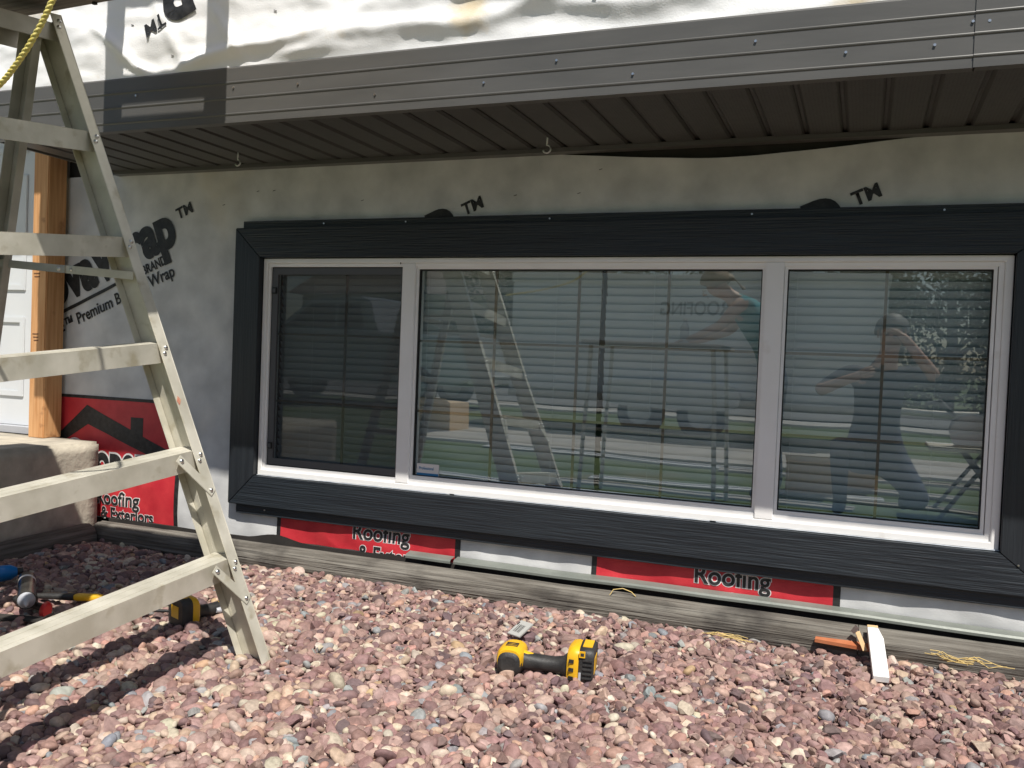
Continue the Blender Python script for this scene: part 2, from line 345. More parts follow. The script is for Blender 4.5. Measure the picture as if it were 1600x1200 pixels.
def wlow(x, z):
    d = .0035*NZ(x*2.2, z*3.1, 1)+.0032*NZ(x*9+z*6, z*5-x*4, 5)+.0012*NZ(x*17, z*19, 9)
    if z < -.55: d += (min(1, (-.55-z)/.15))*(.010*NZ(x*4.2+z*4, z*6, 21)-.006*max(0, .3-abs(NZ(x*2.6+z*3, z*5, 31)))*3)
    return WY+d
def ztop_low(x):
    t = max(0.0, 1-abs(x+.45)/.75); return .725-.040*t*t*(3-2*t)+.004*NZ(x*3, 0, 3)
def zbot_low(x): return -.775+.006*NZ(x*3, 2, 3)+.010*max(0, NZ(x*7, 5, 1))
def wrap_sheet(name, fn, x0, x1, zb, zt, nx, nz, m, parent, hole=None):
    v = []; f = []
    for j in range(nz+1):
        for i in range(nx+1):
            x = x0+(x1-x0)*i/nx; b, t = zb(x), zt(x); z = b+(t-b)*j/nz; v.append((x, fn(x, z), z))
    for j in range(nz):
        for i in range(nx):
            q = (j*(nx+1)+i, j*(nx+1)+i+1, (j+1)*(nx+1)+i+1, (j+1)*(nx+1)+i)
            if hole and all(hole[0] < v[k][0] < hole[1] and hole[2] < v[k][2] < hole[3] for k in q): continue
            f.append(q)
    return MB().add(v, f, True).build(name, m, parent)
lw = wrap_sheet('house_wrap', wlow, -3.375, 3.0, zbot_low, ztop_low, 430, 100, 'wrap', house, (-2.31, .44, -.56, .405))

def fold(x, z, x0, z0, ang, wd, amp, ln):
    ca, sa = math.cos(ang), math.sin(ang); u = (x-x0)*ca+(z-z0)*sa; t = -(x-x0)*sa+(z-z0)*ca
    t += .03*math.sin(u*7)
    return -amp*math.exp(-(t/wd)**2)*math.exp(-(u/ln)**4)
def wup(x, z):
    d = .013*NZ(x*1.6, z*6.5, 2)+.008*NZ(x*4.2+z*3, z*9, 4)+.005*NZ(x*9+z*4, z*19, 7)+.002*NZ(x*26, z*38, 8)-.006*max(0, .25-abs(NZ(x*3.1, z*8+x*1.5, 12)))*4*.5
    d += fold(x, z, -2.2, 1.0, -.85, .024, .008, .25)+fold(x, z, -2.42, .99, -.5, .016, .016, .2)+fold(x, z, -1.98, 1.02, -.7, .016, .012, .12)+fold(x, z, -1.85, .975, .25, .022, .022, .35)
    d += fold(x, z, -1.3, .98, .12, .03, .020, .5)+fold(x, z, -.9, 1.03, -.1, .035, .022, .5)
    k = max(0.0, min(1.0, (z-.905)/.035)); d = d*k+max(d, 0)*(1-k)*.3
    return FY+.008+d
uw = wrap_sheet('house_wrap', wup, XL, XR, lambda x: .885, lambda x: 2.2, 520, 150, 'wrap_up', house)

# --- printing on the wrap (follows the sheet)
def text_mesh(body, size, offset, font_shear=0.0, sx=1.0):
    c = bpy.data.curves.new('t', 'FONT'); c.body = body; c.size = size; c.offset = offset; c.resolution_u = 6; c.shear = font_shear
    o = bpy.data.objects.new('t', c); COL.objects.link(o); dg = bpy.context.evaluated_depsgraph_get()
    me = bpy.data.meshes.new_from_object(o.evaluated_get(dg)); bpy.data.objects.remove(o); bpy.data.curves.remove(c)
    return me
def print_flat(name, bm, fn, lift, m, parent, cuts=2, xform=None):
    bmesh.ops.triangulate(bm, faces=bm.faces[:])
    for _ in range(cuts):
        ed = [e for e in bm.edges if e.calc_length() > .022]
        if ed: bmesh.ops.subdivide_edges(bm, edges=ed, cuts=1); bmesh.ops.triangulate(bm, faces=bm.faces[:])
    for v in bm.verts:
        x, z = v.co.x, v.co.y
        if xform: x, z = xform(x, z)
        v.co = (x, fn(x, z)-lift, z)
    me = bpy.data.meshes.new(name); bm.to_mesh(me); bm.free(); me.materials.clear(); me.materials.append(M[m])
    for p in me.polygons: p.use_smooth = True
    return link(name, me, parent)
def print_text(body, x, z, ang, size, off, m, parent, fn=wlow, lift=.003, sx=1.0, shear=0.0, name='lettering', cuts=3):
    me = text_mesh(body, size, off, shear); bm = bmesh.new(); bm.from_mesh(me); bpy.data.meshes.remove(me)
    ca, sa = math.cos(ang), math.sin(ang)
    return print_flat(name, bm, fn, lift, m, parent, cuts, lambda a, b: (x+a*sx*ca-b*sa, z+a*sx*sa+b*ca))
def print_poly(name, poly, fn, lift, m, parent, cuts=5):
    bm = bmesh.new(); bm.faces.new([bm.verts.new((p[0], p[1], 0)) for p in poly])
    return print_flat(name, bm, fn, lift, m, parent, cuts)
A = R(22.0)
def along(x, z, d, h): return (x+d*math.cos(A)-h*math.sin(A), z+d*math.sin(A)+h*math.cos(A))
# first brand print, its start hidden behind the post
x0, z0 = -3.418, .152
for body, d, size in (('ovaWrap', 0, .250),):
    print_text(body, *along(x0, z0, .0, .0), A, size, .0130, 'ink', lw, sx=.80)
print_text('TM', *along(x0, z0, .790, .085), A, .064, .0018, 'ink', lw)
print_poly('underline', [along(x0, z0, 0, -.054), along(x0, z0, .50, -.050), along(x0, z0, .50, -.036), along(x0, z0, 0, -.038)], wlow, .003, 'ink', lw)
print_text('BRAND', *along(x0, z0, .535, -.066), A, .056, .0018, 'ink', lw, sx=.72)
print_text('CORE\u2122 Premium Building Wrap', *along(x0, z0, -.125, -.130), A, .072, .0016, 'ink', lw, sx=.835)
for xx in (-1.350, -.011):
    print_text('TM', xx-.040, .514, A, .062, .0018, 'ink', lw)
    print_text('p', xx-.165, .418, A, .212, .0115, 'ink', lw, sx=1.02)
# sponsor panels
PW = .796
def panel(xl, zb, roof=False, zt=-.255, first=False):
    xr = xl+PW; xs = max(xl, -3.36)
    n = 14
    def edge(x): return max(zb, zbot_low(x)+.004)
    rag = [(xs+(xr-.022-xs)*i/n, edge(xs+(xr-.022-xs)*i/n)) for i in range(n+1)]
    print_poly('red_panel', rag+[(xr-.022, zt), (xs, zt)], wlow, .0022, 'red_ink', lw, 7)
    print_poly('panel_border', [(xr-.022, edge(xr)), (xr, edge(xr)), (xr, zt), (xr-.022, zt)], wlow, .0022, 'ink', lw)
    if xl > -3.36: print_poly('panel_border', [(xl-.018, edge(xl)), (xl, edge(xl)), (xl, zt), (xl-.018, zt)], wlow, .0022, 'ink', lw)
    if roof:
        print_poly('panel_border', [(xs, zt), (xr, zt), (xr, zt+.014), (xs, zt+.014)], wlow, .0024, 'ink', lw)
        ax, az = -3.201, -.283
        print_poly('roof_mark', [(ax, az), (-2.674, -.478), (-2.674, -.525), (-2.73, -.520), (ax+.01, az-.085), (-3.34, -.455), (-3.36, -.455), (-3.36, -.415)], wlow, .0034, 'ink', lw)
        print_poly('chimney_mark', [(-2.946, -.323), (-2.876, -.323), (-2.876, -.43), (-2.946, -.41)], wlow, .0030, 'ink', lw)
        print_text('Cooper', -3.330, -.590, 0, .205, .0160, 'white_ink', lw, lift=.0028, sx=.72)
        print_text('Cooper', -3.330, -.590, 0, .205, .0085, 'ink', lw, lift=.0040, sx=.72)
    zr = zb+.0
    for off, mm, lf in ((.0046, 'white_ink', .0030), (.0017, 'ink', .0042)):
        print_text('Roofing', xl+.335, -.722 if not roof else -.712, 0, .084, off, mm, lw, lift=lf, sx=.95)
    if roof:
        for off, mm, lf in ((.0042, 'white_ink', .0030), (.0020, 'ink', .0042)):
            print_text('& Exteriors', xl+.362, -.774, 0, .070, off, mm, lw, lift=lf, sx=.92)
    else:
        for off, mm, lf in ((.0042, 'white_ink', .0030), (.0020, 'ink', .0042)):
            me = text_mesh('& Exteriors', .078, off); bm = bmesh.new(); bm.from_mesh(me); bpy.data.meshes.remove(me)
            bmesh.ops.bisect_plane(bm, geom=bm.verts[:]+bm.edges[:]+bm.faces[:], plane_co=(0, .028, 0), plane_no=(0, 1, 0), clear_inner=True)
            print_flat('lettering', bm, wlow, lf, mm, lw, 3, lambda a, b: (xl+.365+a*.92, -.800+b))
panel(-3.470, -.80, True); panel(-2.151, -.80, zt=-.60); panel(-.832, -.80, zt=-.60)
# inverted print on the wrap above
B = R(180+24)
print_text('TM', -2.255, 1.118, B, .068, .0018, 'ink', uw, fn=wup, lift=.005)
print_text('p', -2.165, 1.225, B, .24, .012, 'ink', uw, fn=wup, lift=.005, cuts=4)
print_text('a', -2.02, 1.29, B, .24, .012, 'ink', uw, fn=wup, lift=.005, cuts=4)

# staples holding the sheets
rs_ = random.Random(3)
for i in range(7):
    x_, z_ = rs_.uniform(-3.2, .5), rs_.choice((.66, .63, .68, .58)); MB().obox((x_, wlow(x_, z_)-.0030, z_), (.011, 0, .003), (0, .002, 0), (0, 0, .0016)).build('staple', 'ink', lw)
for i in range(7):
    x_, z_ = rs_.uniform(-2.8, -.3), rs_.uniform(.95, 1.1); MB().obox((x_, wup(x_, z_)-.0030, z_), (.011, 0, -.004), (0, .002, 0), (0, 0, .0016)).build('staple', 'ink', uw)
# --- soffit
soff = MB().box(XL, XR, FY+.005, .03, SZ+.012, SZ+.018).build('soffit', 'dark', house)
PITCHX = .1135
def soffit_panel(y0, y1):
    w = PITCHX; p = [(.0, SZ+.0115), (.0, SZ+.0105), (.010, SZ+.0105), (.019, SZ), (w-.007, SZ), (w-.001, SZ+.008), (w-.001, SZ+.0115)]
    return MB().prism([(a, y0, b) for a, b in p], (0, y1-y0, 0))
pme = {}
x = XL+.004; k = 0
while x < XR-.12:
    perf = k % 1 == 0
    if k == 0:
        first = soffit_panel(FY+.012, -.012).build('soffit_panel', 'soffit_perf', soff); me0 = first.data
        first.location.x += x
    else:
        o = bpy.data.objects.new('soffit_panel', me0); COL.objects.link(o); o.parent = soff; o.location.x = x
    x += PITCHX; k += 1
MB().box(XL, XR, -.030, -.024, SZ-.014, SZ+.002).box(XL, XR, -.024, .012, SZ-.014, SZ-.010).build('soffit_channel', 'fascia', soff)
MB().box(XL-.006, XL+.004, FY+.008, .03, SZ-.004, SZ+.03).build('soffit_end_trim', 'fascia', soff)
# --- fascia: pressed metal with three ribs
def fascia_profile(y):
    p = [(y, SZ-.004), (y, SZ+.010)]
    for zr in (.758, .810, .860):
        p += [(y, zr-.006), (y-.0020, zr-.003), (y-.0026, zr), (y-.0018, zr+.002), (y, zr+.003)]
    p += [(y, .905), (y+.004, .911), (y+.016, .911), (y+.016, .905), (y+.006, .90), (y+.006, SZ+.002), (y+.03, SZ+.002), (y+.03, SZ-.004)]
    return p
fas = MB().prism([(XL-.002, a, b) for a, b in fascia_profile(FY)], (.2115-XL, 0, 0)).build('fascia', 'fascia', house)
f2 = MB().prism([(.205, a, b) for a, b in fascia_profile(FY-.003)], (XR-.205, 0, 0)).build('fascia_overlap', 'fascia', fas)
for xx, zz in ((-2.36, .845), (-1.70, .835), (-1.42, .782), (-1.06, .79), (-.84, .835), (-.62, .78), (-.30, .838), (-.08, .79), (.20, .838), (.235, .836), (.12, .79), (-1.95, .842)):
    MB().tube([(xx, FY+.001, zz), (xx, FY-.004, zz)], .0035, 8).build('nail_head', 'steel', fas)
# bent wire hooks under the soffit
for hx, hy, s in ((-2.25, -.198, 1), (-1.013, -.173, 1.1)):
    pts = [(hx, hy, SZ+.004), (hx, hy, SZ-.022*s)]+[(hx+.012*s*math.sin(t), hy, SZ-.034*s+.012*s*math.cos(t)) for t in [i*.4 for i in range(0, 12)]]
    MB().tube(pts, .0032, 8).build('wire_hook', 'steel', soff)

# --- base flashing along the foot of the wall
pts = []
fl = MB()
def flash(x0, x1, ph):
    n = 40; v = []
    for i in range(n+1):
        x = x0+(x1-x0)*i/n; dz = .004*NZ(x*2.5, ph, 0)-.012*max(0, (x-.05)) if x > .05 else .004*NZ(x*2.5, ph, 0)
        zt = -.748+dz
        v += [(x, .004, zt+.006), (x, -.030, zt), (x, -.034, zt-.006), (x, -.034, zt-.014), (x, -.028, zt-.014)]
    f = [(i*5+k, i*5+k+1, (i+1)*5+k+1, (i+1)*5+k) for i in range(n) for k in range(4)]
    return MB().add(v, f)
flash(-1.56, -1.375, 1).build('base_flashing', 'flash', house)
flash(-1.362, 1.6, 2).build('base_flashing', 'flash', house)
MB().box(-3.05, 1.6, .002, .03, -.90, -.772).build('foundation_edge', 'dark', house)
def rag_strip(x0, x1, zb, zt, y, m, name):
    n = int((x1-x0)/.03); v = []
    for i in range(n+1):
        x = x0+(x1-x0)*i/n; v += [(x, y+.004*NZ(x*9, 0, 0), zb), (x, y-.004+.006*NZ(x*6, 1, 0), zt(x))]
    return MB().add(v, [(2*i, 2*i+2, 2*i+3, 2*i+1) for i in range(n)]).build(name, m, house)
rag_strip(-2.98, -1.50, -.85, lambda x: -.768+.012*NZ(x*4, 7, 0)+(.02*math.exp(-((x+2.16)/.10)**2)), -.012, 'dark', 'dark_base_strip')  # ragged near-black strip along the foot of the wrap

# --- window
win = thing('window', 'x', 'x', (-.93, 0, -.5)); del win['label']; del win['category']; win.parent = house; win.matrix_parent_inverse = house.matrix_world.inverted()
win['label'] = 'wide white vinyl window with three lights in charcoal trim'
X0, X1, Z0, Z1 = WIN
def mitred(side, xo0, xo1, zo0, zo1, xi0, xi1, zi0, zi1, yf, yb):
    g = .0012
    q = {'top': [(xo0+g, zo1), (xo1-g, zo1), (xi1-g, zi1), (xi0+g, zi1)], 'bottom': [(xo0+g, zo0), (xi0+g, zi0), (xi1-g, zi0), (xo1-g, zo0)],
         'left': [(xo0, zo0+g), (xo0, zo1-g), (xi0, zi1-g), (xi0, zi0+g)], 'right': [(xo1, zo0+g), (xi1, zi0+g), (xi1, zi1-g), (xo1, zo1-g)]}[side]
    return MB().prism([(a, yf, b) for a, b in q], (0, yb-yf, 0))
for sd in ('top', 'bottom', 'left', 'right'):
    mitred(sd, -2.386, .545, -.636, .479, X0-.003, X1+.003, Z0-.003, Z1+.003, -.030, -.004).build('trim_board', 'trim' if sd in ('top', 'bottom') else 'trim_v', win, .0015)
MB().box(-2.362, .535, -.0125, -.0035, .40, .508).build('backing_strip', 'trim', win, .001)
MB().box(-2.358, .535, -.0125, -.0035, -.675, -.56).build('backing_strip', 'trim', win, .001)
MB().box(-2.362, -2.28, -.0035, .02, -.67, .50).build('trim_packing', 'trim_v', win)
MB().box(.41, .53, -.0035, .02, -.67, .50).build('trim_packing', 'trim_v', win)
MB().box(-2.28, .41, -.0035, .02, .37, .50).build('trim_packing', 'trim', win)
MB().box(-2.28, .41, -.0035, .02, -.67, -.525).build('trim_packing', 'trim', win)
for xx in (-1.62, -1.05, -.36, -1.98, .2):
    MB().tube([(xx, -.0120, .493), (xx, -.0150, .493)], .0032, 8).build('screw_head', 'steel', win)
for xx, zz in ((-2.215, -.652), (.443, -.545)):
    MB().tube([(xx, -.0295 if zz > -.6 else -.012, zz), (xx, -.034 if zz > -.6 else -.0165, zz)], .0028, 8).build('screw_head', 'steel', win)
def ring(x0, x1, z0, z1, wl, wr, wb, wt, yf, yb):
    out = [(x0, z0), (x1, z0), (x1, z1), (x0, z1)]; inn = [(x0+wl, z0+wb), (x1-wr, z0+wb), (x1-wr, z1-wt), (x0+wl, z1-wt)]
    v = [(a, y, b) for y in (yf, yb) for a, b in out+inn]; f = []
    for i in range(4):
        j = (i+1) % 4
        f += [(i, j, 4+j, 4+i), (8+i, 12+i, 12+j, 8+j), (i, 8+i, 8+j, j), (4+i, 4+j, 12+j, 12+i)]
    return MB().add(v, f)
ring(X0, X1, Z0, Z1, .018, .022, .022, .018, -.006, .06).build('frame', 'vinyl', win, .002)
ring(X0+.018, X1-.022, Z0+.022, Z1-.018, .012, .016, .018, .014, .003, .058).build('inner_frame', 'vinyl', win, .0015)
def mullion(x0, x1, name):
    MB().box(x0, x1, -.0035, .058, Z0+.023, Z1-.019).build(name, 'vinyl', win, .002)
mullion(-1.632, -1.578, 'mullion'); mullion(-.310, -.252, 'mullion')
GZ0, GZ1 = -.468, .322
lights = {'centre': (-1.578, -.310), 'right': (-.252, .353)}
for key, (a, b) in lights.items():
    ring(a+.0005, b+.0, GZ0-.004, GZ1+.006, .010, .010, .014, .010, .008, .056).build('sash', 'vinyl', win, .001)
    ring(a+.010, b-.010, GZ0+.009, GZ1-.004, .0035, .0035, .0035, .0045, .014, .03).build('gasket', 'gasket', win)
    MB().add([(a+.010, .026, GZ0+.008), (b-.010, .026, GZ0+.008), (b-.010, .026, GZ1-.003), (a+.010, .026, GZ1-.003)], [(0, 1, 2, 3)]).build('glass_pane', 'glass', win)
a, b = -2.232, -1.632
ring(a, b, GZ0-.004, GZ1+.006, .010, .006, .012, .010, .030, .056).build('sash', 'vinyl', win, .001)
MB().add([(a+.008, .040, GZ0+.006), (b-.004, .040, GZ0+.006), (b-.004, .040, GZ1-.002), (a+.008, .040, GZ1-.002)], [(0, 1, 2, 3)]).build('glass_pane', 'glass', win)
M['scrframe'] = mat('grey_screen_frame', (.10, .10, .105), rough=.5, metal=.3)
ring(a+.004, b-.006, GZ0, GZ1, .026, .004, .026, .026, .010, .020).build('screen_frame', 'scrframe', win, .001)
ring(a, b-.003, GZ0-.004, GZ1+.004, .004, .003, .004, .004, .012, .030).build('gasket', 'gasket', win)
MB().add([(a+.028, .016, GZ0+.024), (b-.008, .016, GZ0+.024), (b-.008, .016, GZ1-.024), (a+.028, .016, GZ1-.024)], [(0, 1, 2, 3)]).build('insect_screen', 'screen', win)
for zz in (.232, -.392):
    MB().box(a+.006, a+.027, .004, .010, zz-.013, zz+.013).build('screen_clip', 'gasket', win, .001)
    MB().box(a+.010, a+.023, .0015, .0040, zz-.008, zz+.008).build('screen_clip_tab', 'scrframe', win)
def vbar(x, name='muntin', y=.034): MB().box(x-.0045, x+.0045, y, y+.006, GZ0+.006, GZ1-.002).build(name, 'muntin', win)
def hbar(x0, x1, z, y=.0345): MB().box(x0, x1, y, y+.005, z-.0045, z+.0045).build('muntin', 'muntin', win)
for xx in (-1.262, -.945, -.628): vbar(xx)
for zz in (.050, -.215): hbar(-1.566, -.322, zz); hbar(-.240, .341, zz)
vbar(.052); vbar(-1.905, y=.048)
for zz in (.060, -.212): hbar(-2.222, -1.638, zz, .0485)
MB().box(-1.642, -1.6385, -.0045, -.003, .335, .352).build('weep_slot', 'gasket', win)
# small sticker in the lower corner of the centre light
st = MB().box(-1.555, -1.463, .0225, .0255, -.462, -.412).build('sticker', 'white_ink', win)
M['sky_ink'] = mat('blue_ink', (.03, .20, .42), rough=.5)
MB().box(-1.554, -1.464, .0215, .0225, -.459, -.447).build('sticker_band', 'sky_ink', win)
me = text_mesh('Professional', .0155, .0002)
for v in me.vertices: v.co = (-1.545+v.co.x*.82, .0218, -.434+v.co.y)
me.materials.clear(); me.materials.append(M['sky_ink']); link('sticker_text', me, win)
M['caulk_smear'] = mat('caulk_bead', (.40, .44, .50), (.62, .64, .66), rough=.35, scale=40)
for xa, xb in ((-2.262, -1.40), (-1.38, -.45), (-.43, .395)):
    n_ = int((xb-xa)/.02); pts = [(xa+(xb-xa)*i/n_, -.0085, Z0-.0005+.0012*NZ((xa+i*.02)*9, 0, 2)) for i in range(n_+1)]
    MB().tube(pts, [.0016+.0010*abs(NZ(p[0]*14, 3, 0)) for p in pts], 6).build('caulk_bead', 'caulk_smear', win)
# inside sill
MB().box(X0+.01, X1-.01, .06, .17, Z0-.01, Z0+.035).build('inner_sill', 'vinyl', win)

# --- blinds
def blind(x0, x1, label):
    t = thing('window_blind', label, 'blind', ((x0+x1)/2, .105, Z0), 'horizontal slat blinds behind the glass')
    MB().box(x0, x1, .085, .125, .318, .345).build('head_rail', 'slat', t, .002)
    P_ = .0287; n = 27; w = .0172
    prof = []
    for i in range(7):
        s = -1+2*i/6; c = .0030*(1-s*s); an = R(63)
        prof.append((s*w*math.cos(an)-c*math.sin(an), -(s*w*math.sin(an))*1.0-c*math.cos(an)))
    bot = [(p[0]+.0006, p[1]-.0002) for p in prof[::-1]]
    mesh = None
    for i in range(n):
        z = .302-i*P_
        if mesh is None:
            L_ = x1-x0
            mb = MB().prism([(-L_/2, q[0], q[1]) for q in prof+bot], (L_, 0, 0)); o = mb.build('slat', 'slat', t); mesh = o.data
            o.matrix_parent_inverse = Matrix.Identity(4)
        else: o = bpy.data.objects.new('slat', mesh); COL.objects.link(o); o.parent = t
        o.location = (random.uniform(-.0018, .0018), random.uniform(-.0008, .0008), z-Z0); o.rotation_euler = (random.uniform(-.05, .05), random.uniform(-.0009, .0009), 0)
    zb = .302-n*P_
    MB().box(x0, x1, .092, .112, zb-.004, zb+.010).build('bottom_rail', 'slat', t, .002)
    for f_ in ((.12, .5, .88) if x1-x0 > 1.3 else (.14, .52, .86)):
        xx = x0+(x1-x0)*f_
        MB().tube([(xx, .0865, .318), (xx, .0865, zb)], .0009, 5).build('ladder_cord', 'slat', t)
    return t
blind(-2.245, -.882, 'pale slat blind behind the screened light and the left part of the centre light')
b2 = blind(-.863, .380, 'pale slat blind behind the right light and right part of the centre light')
MB().tube([(-.873, .082, .33), (-.877, .081, .0), (-.875, .082, -.43)], .0024, 6).build('gap_shade_line', 'gasket', b2)  # black tube paints in the darkness of the gap between the two blinds

# --- entry door beside the wall
dr = thing('door', 'x', 'x', (-3.8, .0, -.43)); del dr['category']; dr['label'] = 'white panelled entry door at the far left'; dr.parent = house; dr.matrix_parent_inverse = house.matrix_world.inverted()
MB().box(-4.4, -3.49, .02, .06, -.40, 1.49).build('door_leaf', 'door', dr)
MB().box(-3.488, -3.42, -.005, .06, -.43, 1.49).build('door_jamb', 'door', dr, .002)
MB().box(-4.4, -3.49, -.03, .06, -.432, -.402).build('threshold', 'grey_pl', dr)
for z0_, z1_ in ((-.27, .10), (.22, .75), (.85, 1.35)):
    ring(-4.25, -3.60, z0_, z1_, .03, .03, .03, .03, .012, .0199).build('panel_moulding', 'door', dr, .003)
MB().box(-4.4, -3.36, .06, .17, -.9, 1.5).build('entry_wall', 'wrap', house)
post = MB().box(-3.420, -3.330, -.105, -.008, -.436, 1.49).build('wooden_post', 'post', None, .004)
tag(post, 'bare orange fir post standing between the white door and the house wrap', 'post')
M['stamp'] = mat('dark_stamp', (.13, .06, .03), rough=.8)
for zz, n_ in ((.285, 2), (.02, 3), (-.13, 1)):
    for i in range(n_):
        MB().box(-3.405+.004*i, -3.370, -.1062, -.1048, zz-i*.014, zz-i*.014+.004).build('grade_stamp', 'stamp', post)

# ------------------------------------------------------------------ concrete step and timbers
def rough_box(x0, x1, y0, y1, z0, z1, n, amp):
    bm = bmesh.new(); bmesh.ops.create_cube(bm, size=1)
    for v in bm.verts: v.co = ((x0+x1)/2+v.co.x*(x1-x0), (y0+y1)/2+v.co.y*(y1-y0), (z0+z1)/2+v.co.z*(z1-z0))
    bmesh.ops.bevel(bm, geom=bm.edges[:], offset=.012, segments=2, affect='EDGES')
    for _ in range(n):
        ed = [e for e in bm.edges if e.calc_length() > .05]; bmesh.ops.subdivide_edges(bm, edges=ed, cuts=1, use_grid_fill=True)
    bm.normal_update()
    for v in bm.verts: v.co += v.normal*(amp*NZ(v.co.x*14, v.co.y*14, v.co.z*14)+amp*.7*NZ(v.co.x*40, v.co.y*40, v.co.z*40))
    return bm
bm = rough_box(-4.9, -3.068, -1.75, -.035, -1.0, -.434, 5, .0014)
me = bpy.data.meshes.new('concrete_step'); bm.to_mesh(me); bm.free(); me.materials.append(M['concrete'])
for p in me.polygons: p.use_smooth = True
tag(link('concrete_step', me), 'rough concrete entry step below the white door', 'step')
def log(name, p0, p1, rad, m, label, seg=22, crack=True):
    p0, p1 = Vector(p0), Vector(p1); d = p1-p0; L_ = d.length; t = d/L_; up = Vector((0, 0, 1)); side = t.cross(up).normalized()
    n = int(L_/.035); v = []
    for i in range(n+1):
        s = i/n*L_
        for k in range(seg):
            a = 2*math.pi*k/seg; rdd = rad*(1+.025*NZ(s*.9, k*.2, 4))
            ca, sa = math.cos(a), math.sin(a); e = 3.0
            rs = (abs(ca)**e+abs(sa)**e)**(-1/e); rs = .55*rs+.45
            q = rdd*rs+.0035*NZ(s*2.2, 3*ca+11, 3*sa)+.002*NZ(s*5, 9*ca, 9*sa+3)
            if crack:
                for ka, s0, s1 in ((.20, .55, .80), (.13, .74, 1.02), (.30, .02, .22)):
                    dd = abs(a/(2*math.pi)-ka-.012*NZ(s*3, 0, 0)); env = max(0, min(1, (s/L_-s0)*12, (s1-s/L_)*12)) 
                    if dd < .03: q -= .016*env*(1-dd/.03)
            v.append(p0+t*s-side*(ca*q)*1.0+up*(sa*q) if False else p0+t*s+side*(ca*q)+up*(sa*q))
    f = [(i*seg+k, i*seg+(k+1) % seg, (i+1)*seg+(k+1) % seg, (i+1)*seg+k) for i in range(n) for k in range(seg)]
    mb = MB().add(v, f, True); mb.add(v[:seg], [tuple(range(seg))]); mb.add(v[-seg:], [tuple(range(seg))])
    return tag(mb.build(name, m), label, 'timber')
LR = .053; LZ = -.8205
log('landscape_timber', (-3.0, -.088, LZ), (.02, -.088, LZ-.002), LR, 'timber', 'long weathered grey landscape timber below the window, left of the split', seg=48)
log('landscape_timber', (.022, -.090, LZ-.002), (2.6, -.090, LZ-.004), LR, 'timber', 'weathered grey landscape timber with a long split at the right edge', seg=48)
log('landscape_timber', (-3.010, -.15, LZ), (-3.010, -1.9, LZ-.05), LR, 'timber_y', 'shaded landscape timber running along the foot of the concrete step', seg=32, crack=False)

# ------------------------------------------------------------------ stepladder
rd = Vector((.05460917, .99315882, .10321528)); F0 = Vector((-1.44668, -.98632, -.845)); D = Vector((-.35363, -.09206, .93084))
D = (D-rd*D.dot(rd)).normalized(); EF = rd.cross(D).normalized()      # EF: forward normal of the climbing side
lad = thing('stepladder', 'tall dull aluminium stepladder standing on the gravel at the left', 'ladder', tuple(F0))
WB, WT, LL = .84, .56, 1.865
def width(s): return WB+(WT-WB)*s/LL
lean = (WB-WT)/2/LL
def rail(base, d, length, inward, web, flg, th, m, name):
    # channel opening towards the other rail
    b = Vector(base); d = Vector(d); i = Vector(inward); e = EFv
    mb = MB().obox(b, d*length, i*th, -e*web).obox(b+i*th, d*length, i*(flg-th), -e*th).obox(b+i*th-e*(web-th), d*length, i*(flg*.7-th), -e*th)
    return mb.build(name, m, lad, .0012)
EFv = EF
D1 = D.copy(); rail(F0, D1, LL, -rd, .092, .036, .003, 'alu', 'rail')
F1 = F0-rd*WB; D2 = (D+rd*((WB-WT)/LL)).normalized(); rail(F1, D2, LL, rd, .092, .036, .003, 'alu', 'rail')
HB = Vector((-1, 0, 0)); HB = (HB-rd*HB.dot(rd)).normalized()            # level, towards the back of the ladder
def rivet(p, n_, parent, r_=.006):
    n_ = Vector(n_); MB().tube([Vector(p), Vector(p)+n_*.003, Vector(p)+n_*.0045], [r_, r_*.9, r_*.4], 10).build('rivet', 'steel', parent)
for k in range(5):
    s = .305*(.99+k); p = F0+D*s-EF*.0035; wd = width(s)
    a = p-rd*.0035; ln = -rd*(wd-.007)
    up = rd.cross(HB).normalized(); up = up if up.z > 0 else -up
    th = .0022; tread = .074; sk = .052
    mb = MB().obox(a, ln, HB*tread, -up*th).obox(a-up*th, ln, HB*th, -up*sk).obox(a+HB*(tread-th)-up*th, ln, HB*th, -up*.022)
    for g_ in range(2): mb.obox(a+HB*(.020+.030*g_), ln, HB*.002, up*.0005)
    st_ = mb.build('step', 'alu', lad, .0008)
    for q in (0, 1):
        rivet(F0+D*(s-.014-.016*q)-rd*(.014+.010*q)+EF*.0002, EF, lad)
        rivet(F1+D2*(s-.014-.016*q)+rd*.016, EF, lad)
    if k < 2:
        for base, dd, sg in ((F0, D, -rd), (F1, D2, rd)):
            q0 = base+dd*(s-.020)+sg*.085-EF*.0008; q1 = base+dd*(s-.115)+sg*.020-EF*.0008+EF*.0014
            v = (q1-q0).normalized(); wv = v.cross(EF).normalized()
            MB().obox(q0-v*.012-wv*.013, (q1-q0)+v*.024, wv*.026, EF*.002).build('gusset_brace', 'alu', lad, .001)
            rivet(q0+EF*.0022, EF, lad, .007); rivet(q1+EF*.0022, EF, lad, .006)
# rear legs
RT = Vector((-2.165, -1.175, .865)); RB = Vector((-2.575, -1.065, -.868)); dR = (RB-RT)
